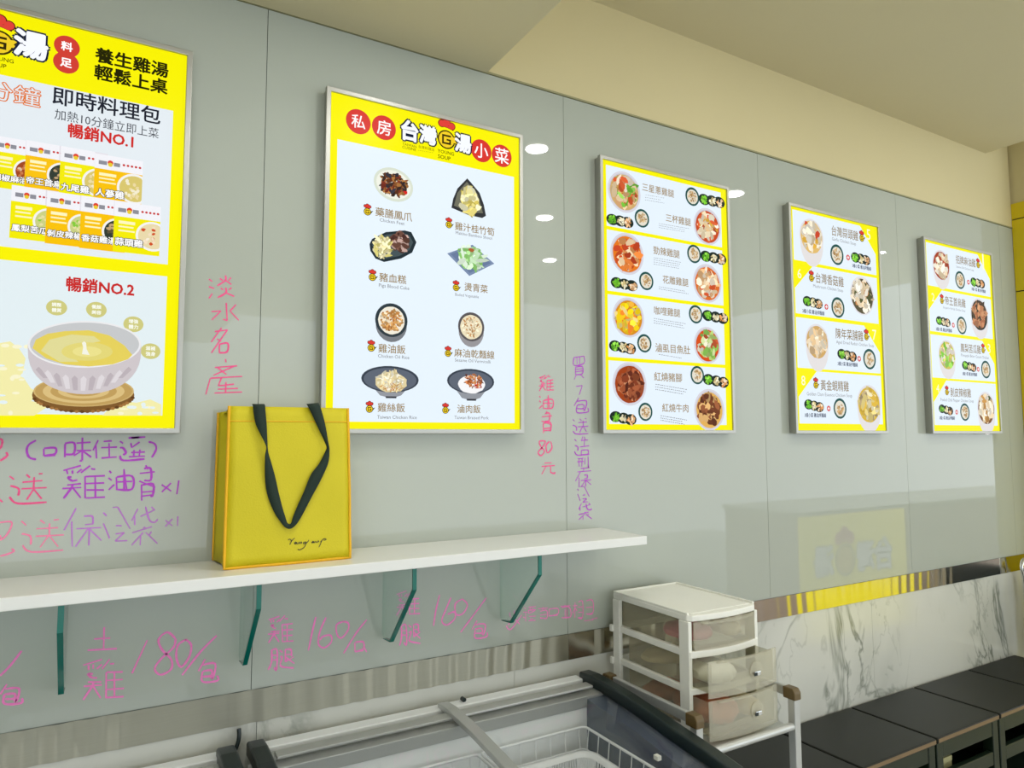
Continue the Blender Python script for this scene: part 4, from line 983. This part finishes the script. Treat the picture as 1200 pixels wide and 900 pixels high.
MB().box(TX0+.013, TX1-.013, TY0+.016, TY1-.016, TZ-.012, TZ).build('tray', M['alu'], tr)
MB().box(TX0+.013, TX1-.013, TY0+.016, TY1-.016, .30, .312).build('tray', M['alu'], tr)
MB().tube([(TX0+.009, TY0, TZ+.002), (TX1-.009, TY0, TZ+.002)], .0105, 14).build('front_rail', M['alu'], tr)
MB().tube([(TX0+.009, TY0, .32), (TX1-.009, TY0, .32)], .0105, 14).build('front_rail', M['alu'], tr)
for X in (TX0, TX1):
    for Y in (TY0, TY1): MB().prism_x([(Y+.03*cos(2*pi*i/18), .031+.03*sin(2*pi*i/18)) for i in range(18)], X-.007, X+.007).build('castor', M['black'], tr)

ux0, ux1, uyb, uyf = 1.391, 1.660, -.035, -.368
dr = thing('drawer_tower', 'white plastic three-drawer tower with milky clear drawers on the trolley', 'drawer unit', (1.52, -.2, TZ))
def rrect(x0, x1, y0, y1, r, bow=0, n=5):
    q = []
    for cx, cy, a0 in ((x1-r, y1-r, 0), (x0+r, y1-r, pi/2), (x0+r, y0+r, pi), (x1-r, y0+r, 1.5*pi)):
        q += [(cx+r*cos(a0+pi/2*k/n), cy+r*sin(a0+pi/2*k/n)) for k in range(n+1)]
    return q
lv = [TZ+.0005, TZ+.016, rel(-.704), rel(-.686), rel(-.607), rel(-.588), rel(-.509), rel(-.489)]
def slab(z0, z1, grow=0): 
    q = [(ux0-grow, uyb), (ux0-grow, uyf+.012), (ux0-grow+.012, uyf)]+[(ux0+(ux1-ux0)*k/8, uyf-.014*sin(pi*k/8)) for k in range(1, 8)]+[(ux1+grow-.012, uyf), (ux1+grow, uyf+.012), (ux1+grow, uyb)]
    return MB().prism_z(q, z0, z1)
slab(lv[6], lv[7]-.003, .001).build('top_slab', M['white_plastic'], dr, .003)
MB().prism_z(rrect(ux0+.014, ux1-.014, uyf+.012, uyb-.012, .01), lv[7]-.003, lv[7]-.0005).build('top_inset', M['white_plastic'], dr, .001)
rimb = MB()
for a_, b_, c_, d_ in ((ux0, ux0+.007, uyf+.01, uyb), (ux1-.007, ux1, uyf+.01, uyb), (ux0+.007, ux1-.007, uyb-.007, uyb)): rimb.box(a_, b_, c_, d_, lv[7]-.004, lv[7]+.003)
rimb.build('raised_lip', M['white_plastic'], dr, .0015)
for (a_, b_) in ((lv[0], lv[1]), (lv[2], lv[3]), (lv[4], lv[5])):
    s = MB()
    for x_a, x_b in ((ux0, ux0+.013), (ux1-.013, ux1)): s.box(x_a, x_b, uyf+.01, uyb, a_, b_)
    s.box(ux0, ux1, uyb-.012, uyb, a_, b_)
    s.prism_z([(ux0, uyf+.03), (ux0, uyf)]+[(ux0+(ux1-ux0)*k/8, uyf-.016*sin(pi*k/8)) for k in range(1, 8)]+[(ux1, uyf), (ux1, uyf+.03)], a_, b_)
    s.build('tier_rail', M['white_plastic'], dr, .002)
for x_a in (ux0, ux1):
    for y_, w_ in ((uyf+.002, .038), (uyb-.032, .032)):
        MB().box(x_a-(.003 if x_a == ux0 else .010), x_a+(.010 if x_a == ux0 else .003), y_, y_+w_, lv[0], lv[6]).build('corner_post', M['white_plastic'], dr, .002)
for z_ in (rel(-.597), rel(-.695)):
    MB().box(ux0-.012, ux0-.003, uyb-.006, uyb+.006, z_-.012, z_+.008).build('side_lug', M['white_plastic'], dr, .001)
def drawer(z0, z1, pull, latch):
    f = uyf-pull; b = uyb-.02-pull*.6
    d = MB()
    xa, xb = ux0+.014, ux1-.014; th = .0016
    d.box(xa, xb, f, b, z0, z0+th)
    d.box(xa, xa+th, f, b, z0+th, z1); d.box(xb-th, xb, f, b, z0+th, z1); d.box(xa, xb, b-th, b, z0+th, z1)
    o = d.build('drawer', M['milky_top'], dr)
    fr = MB(); ex = .012 if pull else 0
    q = [(xa-ex+(xb-xa+2*ex)*k/10, f-.002-.014*sin(pi*k/10)) for k in range(11)]
    q2 = [(x, y+.003) for x, y in q][::-1]
    fr.prism_z(q+q2, z0-.002-(.006 if pull else 0), z1+(.009 if pull else .003))
    fo = fr.build('drawer_front', M['milky'], o)
    lip = MB(); lip.prism_z([(x, y-.006) for x, y in q[1:-1]]+[(x, y+.003) for x, y in q[1:-1]][::-1], z1+(.004 if pull else -.004), z1+(.009 if pull else .001)); lip.build('pull_lip', M['milky'], o)
    if latch:
        X = ux0+(ux1-ux0)*.62; Z = (z0+z1)/2-.002
        MB().prism_y([(X+.026*cos(2*pi*i/20), Z+.024*sin(2*pi*i/20)+.008) for i in range(20)], f-.0195, f-.017).build('latch_boss', M['milky'], o)
        MB().box(X-.012, X+.012, f-.024, f-.0196, Z-.006, Z+.006).build('latch', M['chrome'], o, .002)
        MB().box(X-.016, X-.004, f-.0252, f-.0242, Z-.0045, Z+.0045).build('latch_catch', M['black'], o)
drawer(lv[5]+.001, lv[6]-.005, 0, False)
drawer(lv[3]+.001, lv[4]-.0005, .062, True)
drawer(lv[1]+.001, lv[2]-.005, .062, True)
def packet(name, label, cat_, x0, x1, y0, y1, z0, z1, m_, seed, group=None):
    rd = random.Random(seed); vs = []; nu, nv = 14, 10
    for i in range(nu+1):
        for j in range(nv):
            th = 2*pi*j/nv; u = i/nu; e = (sin(pi*min(max(u, .02), .98)))**.35
            k = 1+rd.uniform(-.08, .08)
            cs, sn = cos(th), sin(th); cs = math.copysign(abs(cs)**.6, cs); sn = math.copysign(abs(sn)**.7, sn)
            vs.append((x0+(x1-x0)*u, (y0+y1)/2+(y1-y0)/2*cs*e*k, (z0+z1)/2+(z1-z0)/2*sn*e*min(k, 1)))
    fs = [(i*nv+j, i*nv+(j+1) % nv, (i+1)*nv+(j+1) % nv, (i+1)*nv+j) for i in range(nu) for j in range(nv)]
    mb = MB().add(vs, fs, True); mb.add([vs[k] for k in range(nv)], [tuple(range(nv))[::-1]]); mb.add([vs[nu*nv+k] for k in range(nv)], [tuple(range(nv))])
    return tag(mb.build(name, m_), label, cat_, group)
packet('plastic_packet', 'pink packet in the top drawer of the white drawer tower', 'packet', 1.412, 1.545, -.34, -.20, lv[5]+.004, lv[5]+.045, M['pink_pack'], 1)
packet('plastic_packet', 'small cream bundle at the right of the top drawer', 'packet', 1.560, 1.635, -.35, -.25, lv[5]+.004, lv[5]+.05, M['cream_pack'], 2)
packet('plastic_packet', 'cream packet lying at the back of the middle drawer', 'packet', 1.412, 1.63, -.22, -.10, lv[3]+.004, lv[3]+.040, M['cream_pack'], 3)
packet('plastic_packet', 'shiny white bag at the front of the middle drawer', 'packet', 1.420, 1.55, -.42, -.26, lv[3]+.004, lv[3]+.06, M['white_plastic'], 4)
packet('plastic_packet', 'brown and pink packet filling the front of the bottom drawer', 'packet', 1.412, 1.56, -.42, -.23, lv[1]+.004, lv[1]+.072, M['brown_pack'], 5)
packet('plastic_packet', 'reddish brown packet at the back of the bottom drawer', 'packet', 1.412, 1.63, -.215, -.10, lv[1]+.004, lv[1]+.05, M['brown_pack'], 6)
packet('plastic_packet', 'pale peach packet at the right front of the bottom drawer', 'packet', 1.565, 1.635, -.42, -.24, lv[1]+.004, lv[1]+.06, M['cream_pack'], 7)

# ------------------------------------------------------------------ row of black stools along the marble
BZ = rel(-1.083)
def stool(x0, label):
    x1 = x0+.432; y0, y1 = -.345, -.006
    t = thing('box_stool', label, 'stool', ((x0+x1)/2, -.17, 0), 'row of black box stools along the marble')
    MB().box(x0, x1, y0, y1, BZ-.022, BZ).build('seat_board', M['bench'], t, .006, 3)
    MB().box(x0+.006, x1-.006, y0-.0012, y0+.004, BZ-.016, BZ-.0035).build('worn_edge', M['bench_edge'], t)
    for X in (x0+.003, x1-.043):
        for Y in (y0+.006, y1-.046): MB().box(X, X+.04, Y, Y+.04, 0, BZ-.022).build('leg', M['bench_side'], t, .003)
    for z0_, z1_ in ((BZ-.078, BZ-.0225), (BZ-.185, BZ-.135), (.04, .09)):
        MB().box(x0+.0435, x1-.0435, y0+.008, y0+.03, z0_, z1_).build('front_rail', M['bench_side'], t, .003)
        MB().box(x0+.0435, x1-.0435, y1-.032, y1-.012, z0_, z1_).build('back_rail', M['bench_side'], t)
    for X in (x0+.006, x1-.024): MB().box(X, X+.018, y0+.0465, y1-.0465, .03, BZ-.0225).build('side_panel', M['bench_side'], t)
    MB().box(x0+.0245, x1-.0245, y0+.035, y1-.04, .314, .335).build('inner_shelf', M['bench_side'], t)
    return t
for x0, lab in ((1.728, 'black box stool half hidden behind the steel trolley'), (2.166, 'black box stool nearest the trolley with worn brown edge'),
                (2.604, 'black box stool with a cream carton inside, middle of the row'), (3.042, 'black box stool right of the one holding a carton'),
                (3.480, 'black box stool at the far right end of the row')): stool(x0, lab)
ca = thing('carton', 'cream carton lying inside the middle black stool', 'box', (2.74, -.2, .335))
MB().box(2.652, 2.79, -.29, -.12, .336, .395).build('carton_body', M['carton'], ca, .002)
MB().box(2.6515, 2.7905, -.2915, -.1185, .380, .3985).build('carton_lid', M['carton'], ca, .002)

# chrome-tube chair at the right end of the wall
chx = 3.955
cr = thing('tube_chair', 'black chair with bent chrome tube frame at the right edge of the photo', 'chair', (4.03, -.2, 0))
for Y in (-.36, -.05):
    pts = cat([Vector(v) for v in ((chx+.01, Y, .01), (chx+.012, Y, .45), (chx+.004, Y, .85), (chx-.015, Y, .94), (chx+.0, Y, .975), (chx+.03, Y, .965), (chx+.07, Y, .80), (chx+.10, Y, .44), (chx+.135, Y, .01))], 5)
    MB().tube(pts, .009, 10).build('tube_frame', M['chrome'], cr)
MB().box(chx+.035, chx+.055, -.345, -.065, .52, .93).build('backrest', M['black'], cr, .008)
MB().box(chx+.0, chx+.17, -.345, -.065, .43, .47).build('seat', M['black'], cr, .01)
